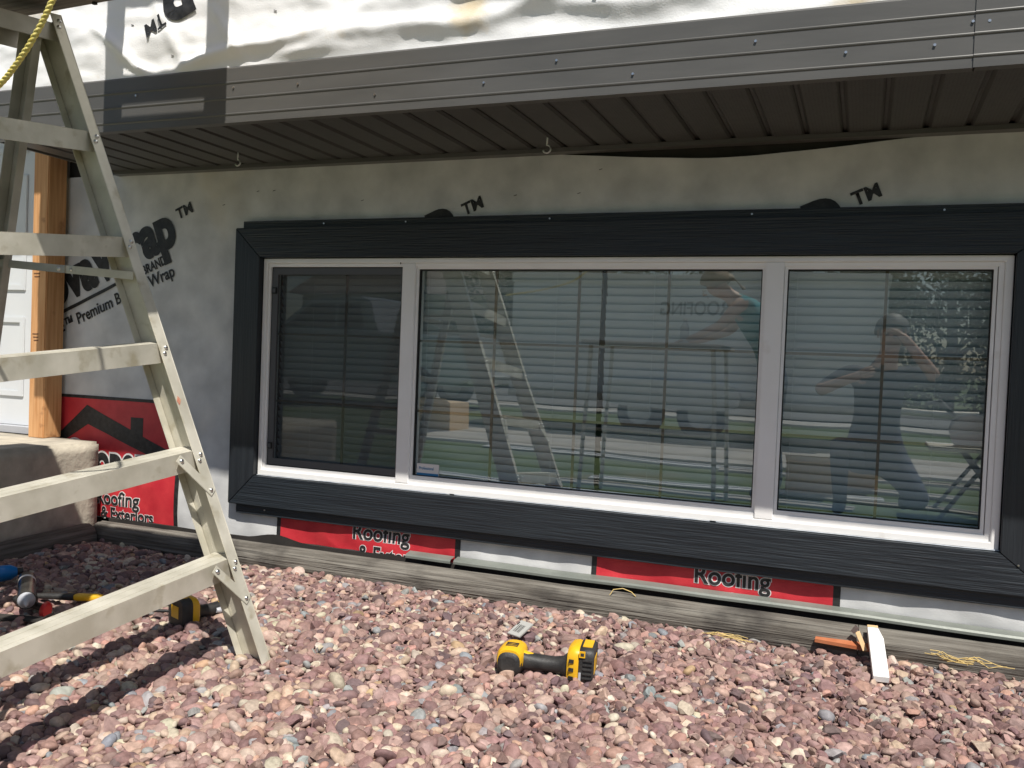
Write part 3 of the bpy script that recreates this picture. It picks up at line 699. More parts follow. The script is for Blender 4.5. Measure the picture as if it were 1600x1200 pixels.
# front normal of the rear frame
n2 = dR.normalized().cross(rd).normalized(); n2 = n2 if n2.x < 0 else -n2
def rearrail(top, bot, inward):
    d = bot-top; i = Vector(inward)
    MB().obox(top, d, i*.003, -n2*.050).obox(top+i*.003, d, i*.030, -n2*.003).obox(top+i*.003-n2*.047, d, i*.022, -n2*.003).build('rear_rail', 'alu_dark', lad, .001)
RT2, RB2 = RT-rd*(WT-.04), RB-rd*(WB-.02)
rearrail(RT, RB, -rd); rearrail(RT2, RB2, rd)
for k in range(5):
    t_ = .16+.19*k; a = RT.lerp(RB, t_)-rd*.004-n2*.004; b = RT2.lerp(RB2, t_)+rd*.004-n2*.004; d = dR.normalized()
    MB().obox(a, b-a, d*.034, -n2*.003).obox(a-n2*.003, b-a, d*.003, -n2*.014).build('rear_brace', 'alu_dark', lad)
    for q in (0, 1): rivet(RT.lerp(RB, t_)-rd*.015+d*(.008+.016*q)+n2*.0002, n2, lad, .0045)
# folding spreader
for base, dd, rt, rb, sg in ((F0, D, RT, RB, -rd), (F1, D2, RT2, RB2, rd)):
    a = base+dd*1.115-EF*.03+sg*.012; b = rt.lerp(rb, .375)+sg*.012; mid = a.lerp(b, .52); up = Vector((0, 0, 1))
    MB().obox(a-up*.011, mid-a, up*.022, sg*.003).build('spreader', 'alu', lad, .0008)
    MB().obox(mid-up*.011+sg*.0035-(mid-a).normalized()*.02, b-mid+(mid-a).normalized()*.02, up*.022, sg*.003).build('spreader', 'alu_dark', lad, .0008)
    rivet(mid+sg*.006, sg, lad, .007); rivet(a.lerp(b, .44)+sg*.003, sg, lad, .005)
# top cap
TOPF = F0+D*LL
cp = TOPF-D*.030+HB*.004-EF*.004
capup = rd.cross(HB).normalized(); capup = capup if capup.z > 0 else -capup
wtop = width(LL-.030)
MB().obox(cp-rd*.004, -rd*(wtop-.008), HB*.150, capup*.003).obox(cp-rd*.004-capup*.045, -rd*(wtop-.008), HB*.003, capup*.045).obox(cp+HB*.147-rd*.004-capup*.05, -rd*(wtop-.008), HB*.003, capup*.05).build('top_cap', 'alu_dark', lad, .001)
for q in (0, 1): rivet(TOPF-D*(.020+.020*q)-rd*(.014+.008*q), EF, lad)
M['redmark'] = mat('red_paint_smear', (.42, .10, .06), (.5, .3, .2), rough=.6, scale=60)
pm = F0+D*.735-rd*.030+EF*.0006
MB().prism([pm, pm+D*.012-rd*.006, pm+D*.026+rd*.002, pm+D*.014+rd*.010], EF*.0006).build('paint_smear', 'redmark', lad)
for s_, q_ in ((1.42, -.03), (1.30, -.045), (1.29, -.06)):
    pm = F0+D*s_-EF*.02-rd*.004; MB().tube([pm, pm-rd*.0015], .006, 8).build('bolt_head', 'steel', lad)

# plank resting on the ladder top
capz = (cp+capup*.003).z
for k, (y0_, xo, ln, lab) in enumerate(((-1.105, -2.72, 1.22, 'weathered grey scaffold plank across the stepladder top, nearer the wall'), (-1.402, -2.76, 1.24, 'second scaffold plank across the stepladder top, farther from the wall'))):
    plk = MB().box(0, ln, -.290, 0, 0, .038).build('scaffold_plank', 'plank', None, .003)
    plk.location = (xo, y0_, .906-.030*k); plk.rotation_euler = (R(5.9), R(-1.6), R(.4*k)); tag(plk, lab, 'plank', 'scaffold planks on the ladder')
    for xx in (.72, .86, .97): MB().tube([(xx, -.012, .001), (xx, -.012, -.006)], .007, 8).build('bolt_head', 'dark', plk).matrix_parent_inverse = Matrix.Identity(4)

sb = thing('shade_carton', 'unseen carton added on the scaffold planks to shade the gravel by the wall', 'box', (-2.1, -1.25, .95))  # unseen block added to carry the planks' shadow on to the wall
MB().box(-2.66, -1.60, -1.385, -1.125, .952, 1.24).build('carton', 'raw_wood', sb, .004)
MB().box(-2.2, -2.0, -1.387, -1.123, 1.2405, 1.242).build('tape', 'plank', sb)
# ladder hung from the upper eave: throws the barred shadow on the fascia
tS = .60; hl = thing('hanging_ladder', 'aluminium ladder hung from the upper eave, seen only by its shadow on the fascia', 'ladder', (-2.04, -.9, 1.30))
hx = [v+.34*tS for v in (-2.498, -2.432, -2.062, -1.988)]; hy = FY-.5*tS
MB().box(hx[0], hx[1], hy-.012, hy+.012, SZ-.02+tS, 3.31).build('rail', 'alu', hl)
MB().box(hx[2], hx[3], hy-.012, hy+.012, SZ-.02+tS, 3.31).build('rail', 'alu', hl)
for zc, hh in ((.880+tS, .042), (.735+tS, .022), (1.22+tS, .02), (1.55+tS, .02), (1.88+tS, .02)):
    MB().box(hx[1], hx[2], hy-.010, hy+.010, zc-hh, zc+hh).build('rung', 'alu', hl)

# rope
def rope(path, rad, label):
    t = thing('rope', label, 'rope', tuple(path[0])); n = 260
    P_ = [Vector(p) for p in path]
    def at(u):
        u = u*(len(P_)-1); i = min(int(u), len(P_)-2); f_ = u-i
        p0, p1, p2, p3 = P_[max(i-1, 0)], P_[i], P_[i+1], P_[min(i+2, len(P_)-1)]
        return .5*((2*p1)+(p2-p0)*f_+(2*p0-5*p1+4*p2-p3)*f_*f_+(3*p1-p0-3*p2+p3)*f_**3)
    L_ = sum((P_[i+1]-P_[i]).length for i in range(len(P_)-1)); turns = L_/(rad*12)
    for s in range(3):
        pts = []
        for i in range(n):
            u = i/(n-1); c = at(u); tg = (at(min(u+.005, 1))-at(max(u-.005, 0))).normalized(); a = tg.orthogonal().normalized()
            a = (Vector((0, -1, 0))-tg*tg.dot(Vector((0, -1, 0)))).normalized(); b = tg.cross(a); ph = 2*math.pi*(turns*u+s/3)
            pts.append(c+(a*math.cos(ph)+b*math.sin(ph))*rad*.52)
        MB().tube(pts, rad*.56, 7).build('strand', 'rope', t)
rope([(-1.515, -1.70, .895), (-1.44, -1.735, .80), (-1.366, -1.77, .66), (-1.385, -1.78, .608), (-1.409, -1.78, .571), (-1.441, -1.78, .532), (-1.476, -1.78, .497), (-1.512, -1.78, .468), (-1.578, -1.78, .433), (-1.75, -1.79, .39), (-1.965, -1.80, .36)], .0052, 'twisted yellow rope hanging across the top of the stepladder')

# ------------------------------------------------------------------ cordless tools on the gravel
def drill(label, loc, rz, s=1.0, tilt=0.0, roll=0.0):
    t = thing('cordless_drill', label, 'drill', (0, 0, 0), 'cordless drills lying on the gravel')
    # local frame: x from motor end to battery, y away, z up; lying on its side
    ex, ey, ez = Vector((1, 0, 0)), Vector((0, 1, 0)), Vector((0, 0, 1))
    # motor housing, barrel pointing away
    secs = []
    for yv, r_ in ((-.052, .020), (-.049, .029), (-.040, .034), (-.01, .036), (.03, .035), (.060, .031), (.072, .024)): secs.append(((.030, yv, .036), ex*r_, ez*r_*1.02, 2.6))
    mh = MB().loft(secs, 24).build('motor_housing', 'black_rub', t)
    cap_ = MB().loft([((.030, -.046, .043), ex*.0315, ez*.0305, 2.6), ((.030, -.032, .044), ex*.0365, ez*.033, 2.6), ((.030, -.005, .045), ex*.0375, ez*.031, 2.6), ((.030, .03, .045), ex*.0362, ez*.030, 2.6), ((.030, .05, .044), ex*.033, ez*.028, 2.6)], 24).build('yellow_shell', 'yellow', t)
    for q in range(3): MB().box(.014, .046, -.020+.012*q, -.014+.012*q, .074, .0768).build('vent', 'black_rub', cap_)
    MB().loft([((.030, -.045, .050), ex*.018, ez*.006, 3), ((.030, -.0485, .050), ex*.017, ez*.005, 3)], 16).build('vent', 'black_rub', cap_)
    MB().loft([((.030, .072, .036), ex*.022, ez*.022, 2), ((.030, .10, .036), ex*.019, ez*.019, 2), ((.030, .112, .036), ex*.012, ez*.012, 2)], 16).build('chuck', 'grey_pl', t)
    MB().loft([((.048, -.008, .040), ey*.026, ez*.027, 2.4), ((.075, -.006, .037), ey*.024, ez*.0225, 2.3), ((.11, -.004, .036), ey*.024, ez*.0205, 2.3), ((.145, -.004, .036), ey*.024, ez*.020, 2.3), ((.168, -.004, .037), ey*.027, ez*.023, 2.4), ((.182, -.002, .040), ey*.036, ez*.031, 2.8), ((.192, 0, .042), ey*.042, ez*.036, 3)], 24).build('handle', 'black_rub', t)
    MB().loft([((.055, -.006, .056), ey*.016, ez*.010, 2.5), ((.075, -.005, .0535), ey*.012, ez*.0075, 2.5), ((.09, -.004, .052), ey*.008, ez*.006, 2.5)], 16).build('trigger_collar', 'yellow', t)
    MB().loft([((.078, .014, .034), ey*.016, ez*.010, 2.4), ((.095, .022, .034), ey*.014, ez*.010, 2.4), ((.108, .018, .034), ey*.010, ez*.009, 2.4)], 14).build('trigger', 'grey_pl', t)
    ft = MB().loft([((.184, 0, .044), ey*.046, ez*.046, 3.5), ((.193, .002, .048), ey*.054, ez*.051, 4), ((.206, .002, .049), ey*.056, ez*.052, 4), ((.215, .002, .049), ey*.055, ez*.051, 4)], 28).build('base_shell', 'yellow', t)
    for q in (-.022, 0, .022): MB().box(.190, .203, -.0555, -.051, .045+q-.005, .045+q+.004).build('vent', 'black_rub', ft)
    bt = MB().loft([((.213, .002, .049), ey*.052, ez*.048, 4.5), ((.218, .002, .049), ey*.056, ez*.052, 5), ((.246, .002, .049), ey*.056, ez*.052, 5), ((.254, .002, .049), ey*.052, ez*.048, 5)], 28).build('battery', 'black_rub', t)
    for q in range(5): MB().box(.226, .251, -.0575, -.051, .024+.0115*q, .029+.0115*q).build('rib', 'black_rub', bt, .001)
    MB().box(.216, .232, -.0572, -.053, .080, .096).build('battery_label', 'yellow', bt)
    MB().box(.220, .229, -.0578, -.0566, .084, .092).build('label_mark', 'black_rub', bt)
    MB().box(.217, .223, -.0570, -.054, .012, .040).build('battery_latch', 'grey_pl', bt)
    MB().box(.222, .247, -.030, .030, .1005, .1022).build('battery_label', 'yellow', bt)
    MB().box(.2539, .2552, -.026, .026, .030, .072).build('end_label', 'yellow', bt)
    t.matrix_world = Matrix.Translation(loc) @ Matrix.Rotation(rz, 4, 'Z') @ Matrix.Rotation(tilt, 4, 'Y') @ Matrix.Rotation(roll, 4, 'X') @ Matrix.Scale(s, 4)
    return t
drill('yellow and black cordless drill lying in the sun below the window', (-.875, -.755, gz(-.75)-.006), R(10), 1.0, R(1))
drill('cordless drill in the shade beside the stepladder foot, battery towards the camera', (-1.815, -.655, gz(-.7)-.012), R(180+68), .86, 0)

# small things on the gravel
def on(x, y, h=0.0): return Vector((x, y, gz(y)+.010+h))
# off-cut of white primed wood leaning on the timber
t = thing('wood_offcut', 'short white primed wood off-cut leaning against the timber', 'wood scrap', (.08, -.37, gz(-.37)))
a = on(.062, -.395, .002); b = Vector((.045, -.150, -.752)); d = b-a; wv = Vector((.040, .006, 0)); th = d.cross(wv).normalized()*-.018; th = th if th.z < 0 else -th
n = d.normalized()
MB().prism([a, a+wv, a+wv+d*.78, a+wv*.72+d, a+d], th).build('board', 'white_wood', t, .001)
MB().prism([a+d+n*.0005, a+wv*.72+d+n*.0005, a+wv*.72+d+n*.003+th*.9, a+d+n*.003+th*.9], n*.012).build('sawn_end', 'raw_wood', t)
t = thing('wood_splinter', 'small splinter of wood with a bright metal clip beside the white off-cut', 'wood scrap', (.04, -.16, gz(-.16)))
a = on(.035, -.20, .0); b = Vector((.012, -.145, -.775))
MB().obox(a, b-a, (.012, 0, .004), (0, -.004, .003)).build('splinter', 'raw_wood', t)
MB().obox(b+Vector((-.003, -.006, -.004)), (.014, 0, .020), (-.010, 0, .009), (0, -.002, 0)).build('metal_clip', 'steel', t)
t = MB().obox(on(-.10, -.155, -.006), (.16, -.02, .0), (.004, .035, .006), (0, 0, .010)).build('wood_strip', 'orange'); tag(t, 'reddish strip of wood tucked under the timber', 'wood scrap')
# straw
t = thing('dry_stem_bundle', 'dry yellow grass stems lying against the timber at right', 'grass stem', (.25, -.18, gz(-.18)))
for i in range(9):
    x_ = .20+.012*i*random.uniform(.5, 1.4); pts = [on(x_+.022*j, -.165-.012*random.random()-.004*j, .012+.016*math.sin(j*.8+i)*random.random()) for j in range(6)]
    MB().tube(pts, .0013, 5).build('stem', 'straw', t)
for i, (px_, py_) in enumerate(((-.40, -.235), (-.36, -.30), (-.50, -.26))):
    pass
t = thing('dry_stem_bundle', 'tuft of dry stems lying on the gravel below the timber', 'grass stem', (-.40, -.26, gz(-.26)))
for i in range(7):
    a_ = random.uniform(-.4, .4); pts = [on(-.42+.03*j*math.cos(a_)+.02*i*.3, -.26+.02*j*math.sin(a_), .004+.012*math.sin(j*.9)*random.random()) for j in range(5)]
    MB().tube(pts, .0010, 5).build('stem', 'straw', t)
t = thing('dry_stem_bundle', 'curled dry stem hanging on the top of the timber', 'grass stem', (-.72, -.09, LZ+LR))
MB().tube([(-.75, -.112, LZ+.046), (-.74, -.104, LZ+.064), (-.71, -.098, LZ+.070), (-.68, -.098, LZ+.062), (-.665, -.10, LZ+.050)], .0015, 5).build('stem', 'straw', t)
# barcode tag
t = thing('label_tag', 'small grey label tag with dark bars lying on the gravel above the drill', 'tag', tuple(on(-.91, -.53)))
c = on(-.905, -.53, .022); ax = Vector((.044, -.014, -.002)); ay = Vector((.026, .046, .030)); nn = ax.cross(ay).normalized()
MB().obox(c-ax*.5-ay*.5, ax, ay, nn*.006).build('tag_body', 'label_paper', t, .001)
for i in range(5): MB().obox(c-ax*.28+ax*.11*i-ay*.28+nn*.0062, ax*(.03+.02*(i % 2)), ay*.5, nn*.0006).build('bar', 'ink', t)
MB().obox(c-ax*.46+ay*.15+nn*.0062, ax*.08, ay*.2, nn*.0006).build('bar', 'ink', t)
# caulking tube
t = thing('caulk_tube', 'dark caulking cartridge with a grey cone nozzle lying among the tools', 'caulk tube', tuple(on(-2.40, -.95)))
a = on(-2.560, -.815, .030); b = on(-2.335, -1.005, .045); d = (b-a).normalized()
sv_ = d.orthogonal().normalized(); s2 = d.cross(sv_)
def cyl(name, p, q, r0_, r1_, m, par, seg=24): return MB().loft([(p, sv_*r0_, s2*r0_, 2), (q, sv_*r1_, s2*r1_, 2)], seg).build(name, m, par)
M['caulk'] = mat('dark_glossy_tube', (.025, .024, .022), (.05, .048, .042), rough=.22, scale=20, coat=.3)
cyl('cartridge', a, b, .0265, .0265, 'caulk', t); cyl('end_rim', b, b+d*.006, .0275, .0275, 'caulk', t)
MB().loft([(b+d*.006, sv_*.025, s2*.025, 2), (b+d*.020, sv_*.019, s2*.019, 2), (b+d*.026, sv_*.009, s2*.009, 2), (b+d*.058, sv_*.0065, s2*.0065, 2), (b+d*.075, sv_*.003, s2*.003, 2)], 20).build('nozzle', 'grey_pl', t)
cyl('label_band', a+d*.05, a+d*.075, .0269, .0269, 'white_ink', t)
# blue bottle at the frame edge
t = thing('blue_container', 'bright blue plastic container at the left frame edge', 'container', tuple(on(-2.72, -.86)))
a = on(-2.80, -.99, .030); b = on(-2.655, -.775, .034); d = (b-a).normalized(); sv_ = d.orthogonal().normalized(); s2 = d.cross(sv_)
MB().loft([(a, sv_*.030, s2*.026, 2.4), (a+d*.19, sv_*.030, s2*.026, 2.4), (b-d*.02, sv_*.028, s2*.024, 2.4), (b, sv_*.016, s2*.014, 2.2)], 22).build('body', 'blue', t)
MB().loft([(b, sv_*.012, s2*.012, 2), (b+d*.018, sv_*.012, s2*.012, 2)], 16).build('cap', 'black_rub', t)
# red cap
t = thing('red_cap', 'red plastic cap beside the caulking cartridge', 'cap', tuple(on(-2.27, -.985)))
c = on(-2.265, -.985, .016)
MB().loft([(c+Vector((-.03, .01, 0)), (0, .019, .004), (.004, 0, .021), 2.3), (c+Vector((-.002, -.006, 0)), (0, .021, .004), (.004, 0, .023), 2.3), (c+Vector((.006, -.010, .001)), (0, .016, 0), (0, 0, .017), 2.3)], 18).build('cap_shell', 'red', t)
MB().tube([c+Vector((-.032, .012, 0)), c+Vector((-.19, .04, .0))], [.012, .010], 12).build('handle', 'black_rub', t)
# utility knife
t = thing('utility_knife', 'black and yellow handled utility knife on the shaded gravel', 'knife', tuple(on(-2.30, -.86)))
a = on(-2.44, -.905, .016); b = on(-2.175, -.815, .018); d = (b-a).normalized(); s2 = Vector((0, 0, 1)); sv_ = d.cross(s2)
MB().loft([(a, sv_*.012, s2*.007, 3), (a.lerp(b, .5), sv_*.014, s2*.011, 3), (a.lerp(b, .53), sv_*.013, s2*.010, 3)], 16).build('grip', 'black_rub', t)
MB().loft([(a.lerp(b, .52), sv_*.009, s2*.008, 3), (a.lerp(b, .56), sv_*.0135, s2*.0115, 3), (a.lerp(b, .82), sv_*.013, s2*.0115, 3), (a.lerp(b, .88), sv_*.008, s2*.007, 3)], 16).build('yellow_grip', 'yellow', t)
MB().obox(a.lerp(b, .87)-sv_*.005, (b-a)*.16, sv_*.010, s2*.002).build('blade', 'steel', t)
# flat dark tool and pencil
t = thing('pry_bar', 'flat dark pry bar lying on the gravel at the left edge', 'pry bar', tuple(on(-2.3, -1.06)))
MB().obox(on(-2.46, -1.10, .004), (.24, .05, .004), (-.008, .036, 0), (0, 0, .007)).build('bar', 'dark', t, .001)
MB().obox(on(-2.225, -1.05, .008), (.020, .004, .016), (-.008, .036, 0), (0, 0, .006)).build('claw', 'dark', t, .001)
t = thing('chisel', 'yellow handled tool partly hidden behind the lowest ladder step', 'chisel', tuple(on(-2.04, -.87)))
MB().tube([on(-2.10, -.89, .012), on(-2.02, -.85, .013)], [.011, .012], 12).build('handle', 'yellow', t)
MB().tube([on(-2.02, -.85, .012), on(-1.93, -.81, .010)], [.006, .004], 8).build('shaft', 'black_rub', t)

# ------------------------------------------------------------------ what the window mirrors: the yard behind the camera
G0 = gz(-3)-.056
def skin_person(name, label, J, E_, regions, parent_extra=None):
    t = thing(name, label, 'person', tuple(J['root'][0][:2])+(G0,))
    names = list(J); idx = {k: i for i, k in enumerate(names)}
    me = bpy.data.meshes.new('body'); me.from_pydata([J[k][0] for k in names], [(idx[a], idx[b]) for a, b in E_], [])
    o = bpy.data.objects.new('body', me); COL.objects.link(o); sm_ = o.modifiers.new('s', 'SKIN'); sm_.use_smooth_shade = True
    for i, k in enumerate(names):
        sv = me.skin_vertices[0].data[i]; r_ = J[k][1]; sv.radius = r_ if hasattr(r_, '__len__') else (r_, r_); sv.use_root = (k == 'root')
    o.modifiers.new('d', 'SUBSURF').levels = 2
    dg = bpy.context.evaluated_depsgraph_get(); nm = bpy.data.meshes.new_from_object(o.evaluated_get(dg)); bpy.data.objects.remove(o)
    mats = []; 
    for k in regions.values():
        if k not in mats: mats.append(k)
    nm.materials.clear()
    for k in mats: nm.materials.append(M[k])
    segs = [(Vector(J[a][0]), Vector(J[b][0]), regions[(a, b)] if (a, b) in regions else regions['*']) for a, b in E_]
    for p in nm.polygons:
        c_ = p.center; best = 1e9; bm_ = '*'
        for a, b, mm in segs:
            ab = b-a; u_ = max(0, min(1, (c_-a).dot(ab)/max(ab.length_squared, 1e-9))); dd = (c_-(a+ab*u_)).length
            if dd < best: best = dd; bm_ = mm
        p.material_index = mats.index(bm_); p.use_smooth = True
    b_ = link('body', nm, t); return t
def fingers(J, E_, regions, hand, key, fwd, side, curl, mm='skin'):
    fwd, side, curl = Vector(fwd).normalized(), Vector(side).normalized(), Vector(curl).normalized(); h = Vector(hand)
    for i in range(4):
        b = h+fwd*.045+side*(-.030+.020*i); ln = (.070, .080, .075, .060)[i]
        p1 = b+fwd*ln*.55+curl*ln*.15; p2 = p1+fwd*ln*.30+curl*ln*.40
        for nme, q, r_ in (('a', b, .009), ('b', p1, .0085), ('c', p2, .007)): J[f'{key}f{i}{nme}'] = (tuple(q), r_)
        for e in ((key, f'{key}f{i}a'), (f'{key}f{i}a', f'{key}f{i}b'), (f'{key}f{i}b', f'{key}f{i}c')): E_.append(e); regions[e] = mm
    b = h-side*.035+fwd*.0; p1 = b-side*.025+fwd*.030; p2 = p1+fwd*.028+curl*.008
    for nme, q, r_ in (('a', b, .011), ('b', p1, .0095), ('c', p2, .008)): J[f'{key}t{nme}'] = (tuple(q), r_)
    for e in ((key, f'{key}ta'), (f'{key}ta', f'{key}tb'), (f'{key}tb', f'{key}tc')): E_.append(e); regions[e] = mm
def face(t, c, fwd, up, r_=.098, hair='hair_d', long=False):
    c, fwd, up = Vector(c), Vector(fwd).normalized(), Vector(up).normalized(); sd = fwd.cross(up).normalized()
    for s in (-1, 1):
        e = MB().ball(c+fwd*r_*.86+sd*s*.033+up*.006, (.012, .012, .010), 10, 6).build('eye', 'white_ink', t)
        MB().ball(c+fwd*(r_*.86+.009)+sd*s*.033+up*.006, .0055, 8, 5).build('pupil', 'ink', e)
        MB().loft([(c+sd*s*r_*.78, fwd*.018, up*.030, 2.2), (c+sd*s*(r_*.92)-fwd*.006, fwd*.016, up*.028, 2.2)], 12).build('ear', 'skin', t)
    MB().loft([(c+fwd*r_*.88+up*.012, sd*.007, up*.006, 2), (c+fwd*(r_*.88+.022)-up*.025, sd*.015, up*.010, 2), (c+fwd*(r_*.84)-up*.032, sd*.014, up*.006, 2)], 10).build('nose', 'skin', t)
    MB().loft([(c+fwd*r_*.84-up*.058, sd*.022, up*.006, 2.2), (c+fwd*(r_*.84+.008)-up*.058, sd*.018, up*.004, 2.2)], 10).build('mouth', 'red_ink' if False else 'skin', t)
    # hair cap
    mb = MB(); v = []; f = []; S, Rg = 20, 10
    for i in range(Rg+1):
        ph = (math.pi*(.60 if not long else .66))*i/Rg
        for k in range(S):
            a_ = 2*math.pi*k/S; dv = fwd*math.cos(a_)*math.sin(ph)+sd*math.sin(a_)*math.sin(ph)+up*math.cos(ph)
            front = max(0, math.cos(a_))
            ph2 = ph*(1-.42*front); dv = fwd*math.cos(a_)*math.sin(ph2)+sd*math.sin(a_)*math.sin(ph2)+up*math.cos(ph2)
            rr_ = r_*(1.10+.05*NZ(a_*2, ph*3, 0)); v.append(c+up*.018-fwd*.010+Vector(dv)*rr_)
    f = [(i*S+k, i*S+(k+1) % S, (i+1)*S+(k+1) % S, (i+1)*S+k) for i in range(Rg) for k in range(S)]
    h_ = mb.add(v, f, True).build('hair', hair, t)
    if long: MB().loft([(c-fwd*r_*.8+up*.01, sd*.03, up*.03, 2), (c-fwd*(r_*1.35)-up*.02, sd*.028, up*.03, 2), (c-fwd*(r_*1.6)-up*.14, sd*.010, fwd*.012, 2)], 12).build('ponytail', hair, h_)

# photographer crouching behind the camera
yb = -3.34
J = {'root': ((.10, yb-.10, -.55), (.155, .125)), 'belly': ((.09, yb-.07, -.36), (.150, .115)), 'chest': ((.10, yb-.02, -.12), (.175, .12)), 'neckb': ((.13, yb+.02, .06), (.085, .075)), 'neck': ((.15, yb+.05, .14), .056),
     'head': ((.157, yb+.07, .22), (.072, .085)), 'crown': ((.157, yb+.06, .31), (.070, .082)),
     'shR': ((-.085, yb+.02, .01), .068), 'elR': ((-.28, yb+.10, -.13), .046), 'wrR': ((-.075, yb+.27, -.035), .031), 'haR': ((-.035, yb+.305, -.015), (.032, .020)),
     'shL': ((.30, yb+.02, .0), .068), 'elL': ((.43, yb+.16, -.02), .046), 'wrL': ((.255, yb+.20, .19), .031), 'haL': ((.215, yb+.185, .235), (.032, .018)),
     'hipR': ((-.02, yb-.06, -.60), .105), 'knR': ((-.12, yb+.26, -.46), .070), 'anR': ((-.10, yb+.02, -.88), .045), 'toR': ((-.11, yb+.17, -.925), (.045, .035)),
     'hipL': ((.22, yb-.06, -.60), .105), 'knL': ((.38, yb+.10, -.84), .072), 'anL': ((.30, yb-.28, -.86), .045), 'toL': ((.30, yb-.36, -.93), (.042, .035))}
E_ = [('root', 'belly'), ('belly', 'chest'), ('chest', 'neckb'), ('neckb', 'neck'), ('neck', 'head'), ('head', 'crown'), ('chest', 'shR'), ('shR', 'elR'), ('elR', 'wrR'), ('wrR', 'haR'), ('chest', 'shL'), ('shL', 'elL'), ('elL', 'wrL'), ('wrL', 'haL'),
      ('root', 'hipR'), ('hipR', 'knR'), ('knR', 'anR'), ('anR', 'toR'), ('root', 'hipL'), ('hipL', 'knL'), ('knL', 'anL'), ('anL', 'toL')]
Rg_ = {'*': 'navy', ('neck', 'head'): 'skin', ('head', 'crown'): 'skin', ('neckb', 'neck'): 'skin', ('elR', 'wrR'): 'skin', ('wrR', 'haR'): 'skin', ('elL', 'wrL'): 'skin', ('wrL', 'haL'): 'skin',
       ('root', 'hipR'): 'denim', ('hipR', 'knR'): 'denim', ('knR', 'anR'): 'denim', ('anR', 'toR'): 'shoe', ('root', 'hipL'): 'denim', ('hipL', 'knL'): 'denim', ('knL', 'anL'): 'denim', ('anL', 'toL'): 'shoe'}
fingers(J, E_, Rg_, J['haR'][0], 'haR', (.8, .5, .3), (0, -.3, 1), (.2, -.9, 0)); fingers(J, E_, Rg_, J['haL'][0], 'haL', (-.9, -.1, .4), (.3, .8, .3), (0, -.6, -.6))
ph = skin_person('person', 'person in a navy shirt and jeans kneeling, mirrored in the right light, shading the eyes', J, E_, Rg_)
face(ph, (.157, yb+.075, .25), (-.05, 1, -.12), (0, .12, 1))
t = thing('smartphone', 'dark smartphone held up by the kneeling person mirrored in the window', 'phone', (.03, -3.02, 0))
MB().box(-.012, .125, -3.022, -3.014, -.055, .013).build('phone_body', 'black_rub', t, .003)
MB().tube([(.0, -3.014, 0), (.0, -3.0125, 0)], .005, 12).build('lens', 'carglass', t)

# woman bending over the work table
wx, wy = -.80, -3.62
J = {'root': ((wx+.20, wy-.08, .0), (.150, .115)), 'waist': ((wx+.14, wy-.05, .16), (.120, .095)), 'chest': ((wx+.02, wy, .36), (.150, .105)), 'neckb': ((wx-.09, wy+.04, .48), (.07, .06)), 'neck': ((wx-.15, wy+.06, .53), .048),
     'head': ((wx-.22, wy+.08, .56), (.070, .082)), 'crown': ((wx-.25, wy+.08, .64), (.068, .080)),
     'shN': ((wx-.02, wy+.15, .47), .055), 'elN': ((wx-.16, wy+.22, .29), .038), 'wrN': ((wx-.33, wy+.26, .20), .027), 'haN': ((wx-.38, wy+.27, .185), (.03, .017)),
     'shF': ((wx-.02, wy-.15, .46), .055), 'elF': ((wx-.15, wy-.20, .28), .038), 'wrF': ((wx-.33, wy-.10, .20), .027), 'haF': ((wx-.38, wy-.08, .185), (.03, .017)),
     'hipN': ((wx+.20, wy+.03, -.08), .095), 'knN': ((wx+.17, wy+.04, -.48), .062), 'anN': ((wx+.20, wy+.02, -.87), .042), 'toN': ((wx+.06, wy+.04, -.925), (.042, .033)),
     'hipF': ((wx+.20, wy-.19, -.08), .095), 'knF': ((wx+.19, wy-.20, -.48), .062), 'anF': ((wx+.24, wy-.22, -.87), .042), 'toF': ((wx+.10, wy-.20, -.925), (.042, .033))}
E_ = [('root', 'waist'), ('waist', 'chest'), ('chest', 'neckb'), ('neckb', 'neck'), ('neck', 'head'), ('head', 'crown'), ('chest', 'shN'), ('shN', 'elN'), ('elN', 'wrN'), ('wrN', 'haN'), ('chest', 'shF'), ('shF', 'elF'), ('elF', 'wrF'), ('wrF', 'haF'),
      ('root', 'hipN'), ('hipN', 'knN'), ('knN', 'anN'), ('anN', 'toN'), ('root', 'hipF'), ('hipF', 'knF'), ('knF', 'anF'), ('anF', 'toF')]
Rg_ = {'*': 'teal'}
for e in [('neckb', 'neck'), ('neck', 'head'), ('head', 'crown'), ('shN', 'elN'), ('elN', 'wrN'), ('wrN', 'haN'), ('shF', 'elF'), ('elF', 'wrF'), ('wrF', 'haF')]: Rg_[e] = 'skin'
for e in [('root', 'hipN'), ('hipN', 'knN'), ('knN', 'anN'), ('root', 'hipF'), ('hipF', 'knF'), ('knF', 'anF')]: Rg_[e] = 'denim'
Rg_[('anN', 'toN')] = 'shoe'; Rg_[('anF', 'toF')] = 'shoe'
fingers(J, E_, Rg_, J['haN'][0], 'haN', (-1, 0, -.25), (0, 1, 0), (-.2, 0, -1)); fingers(J, E_, Rg_, J['haF'][0], 'haF', (-1, .2, -.25), (0, -1, 0), (-.2, 0, -1))
wo = skin_person('person', 'person in a sleeveless teal top bending over a table, mirrored in the centre light', J, E_, Rg_)
face(wo, (wx-.235, wy+.08, .59), (-.85, 0, -.5), (-.5, 0, .85), hair='hair_b', long=True)

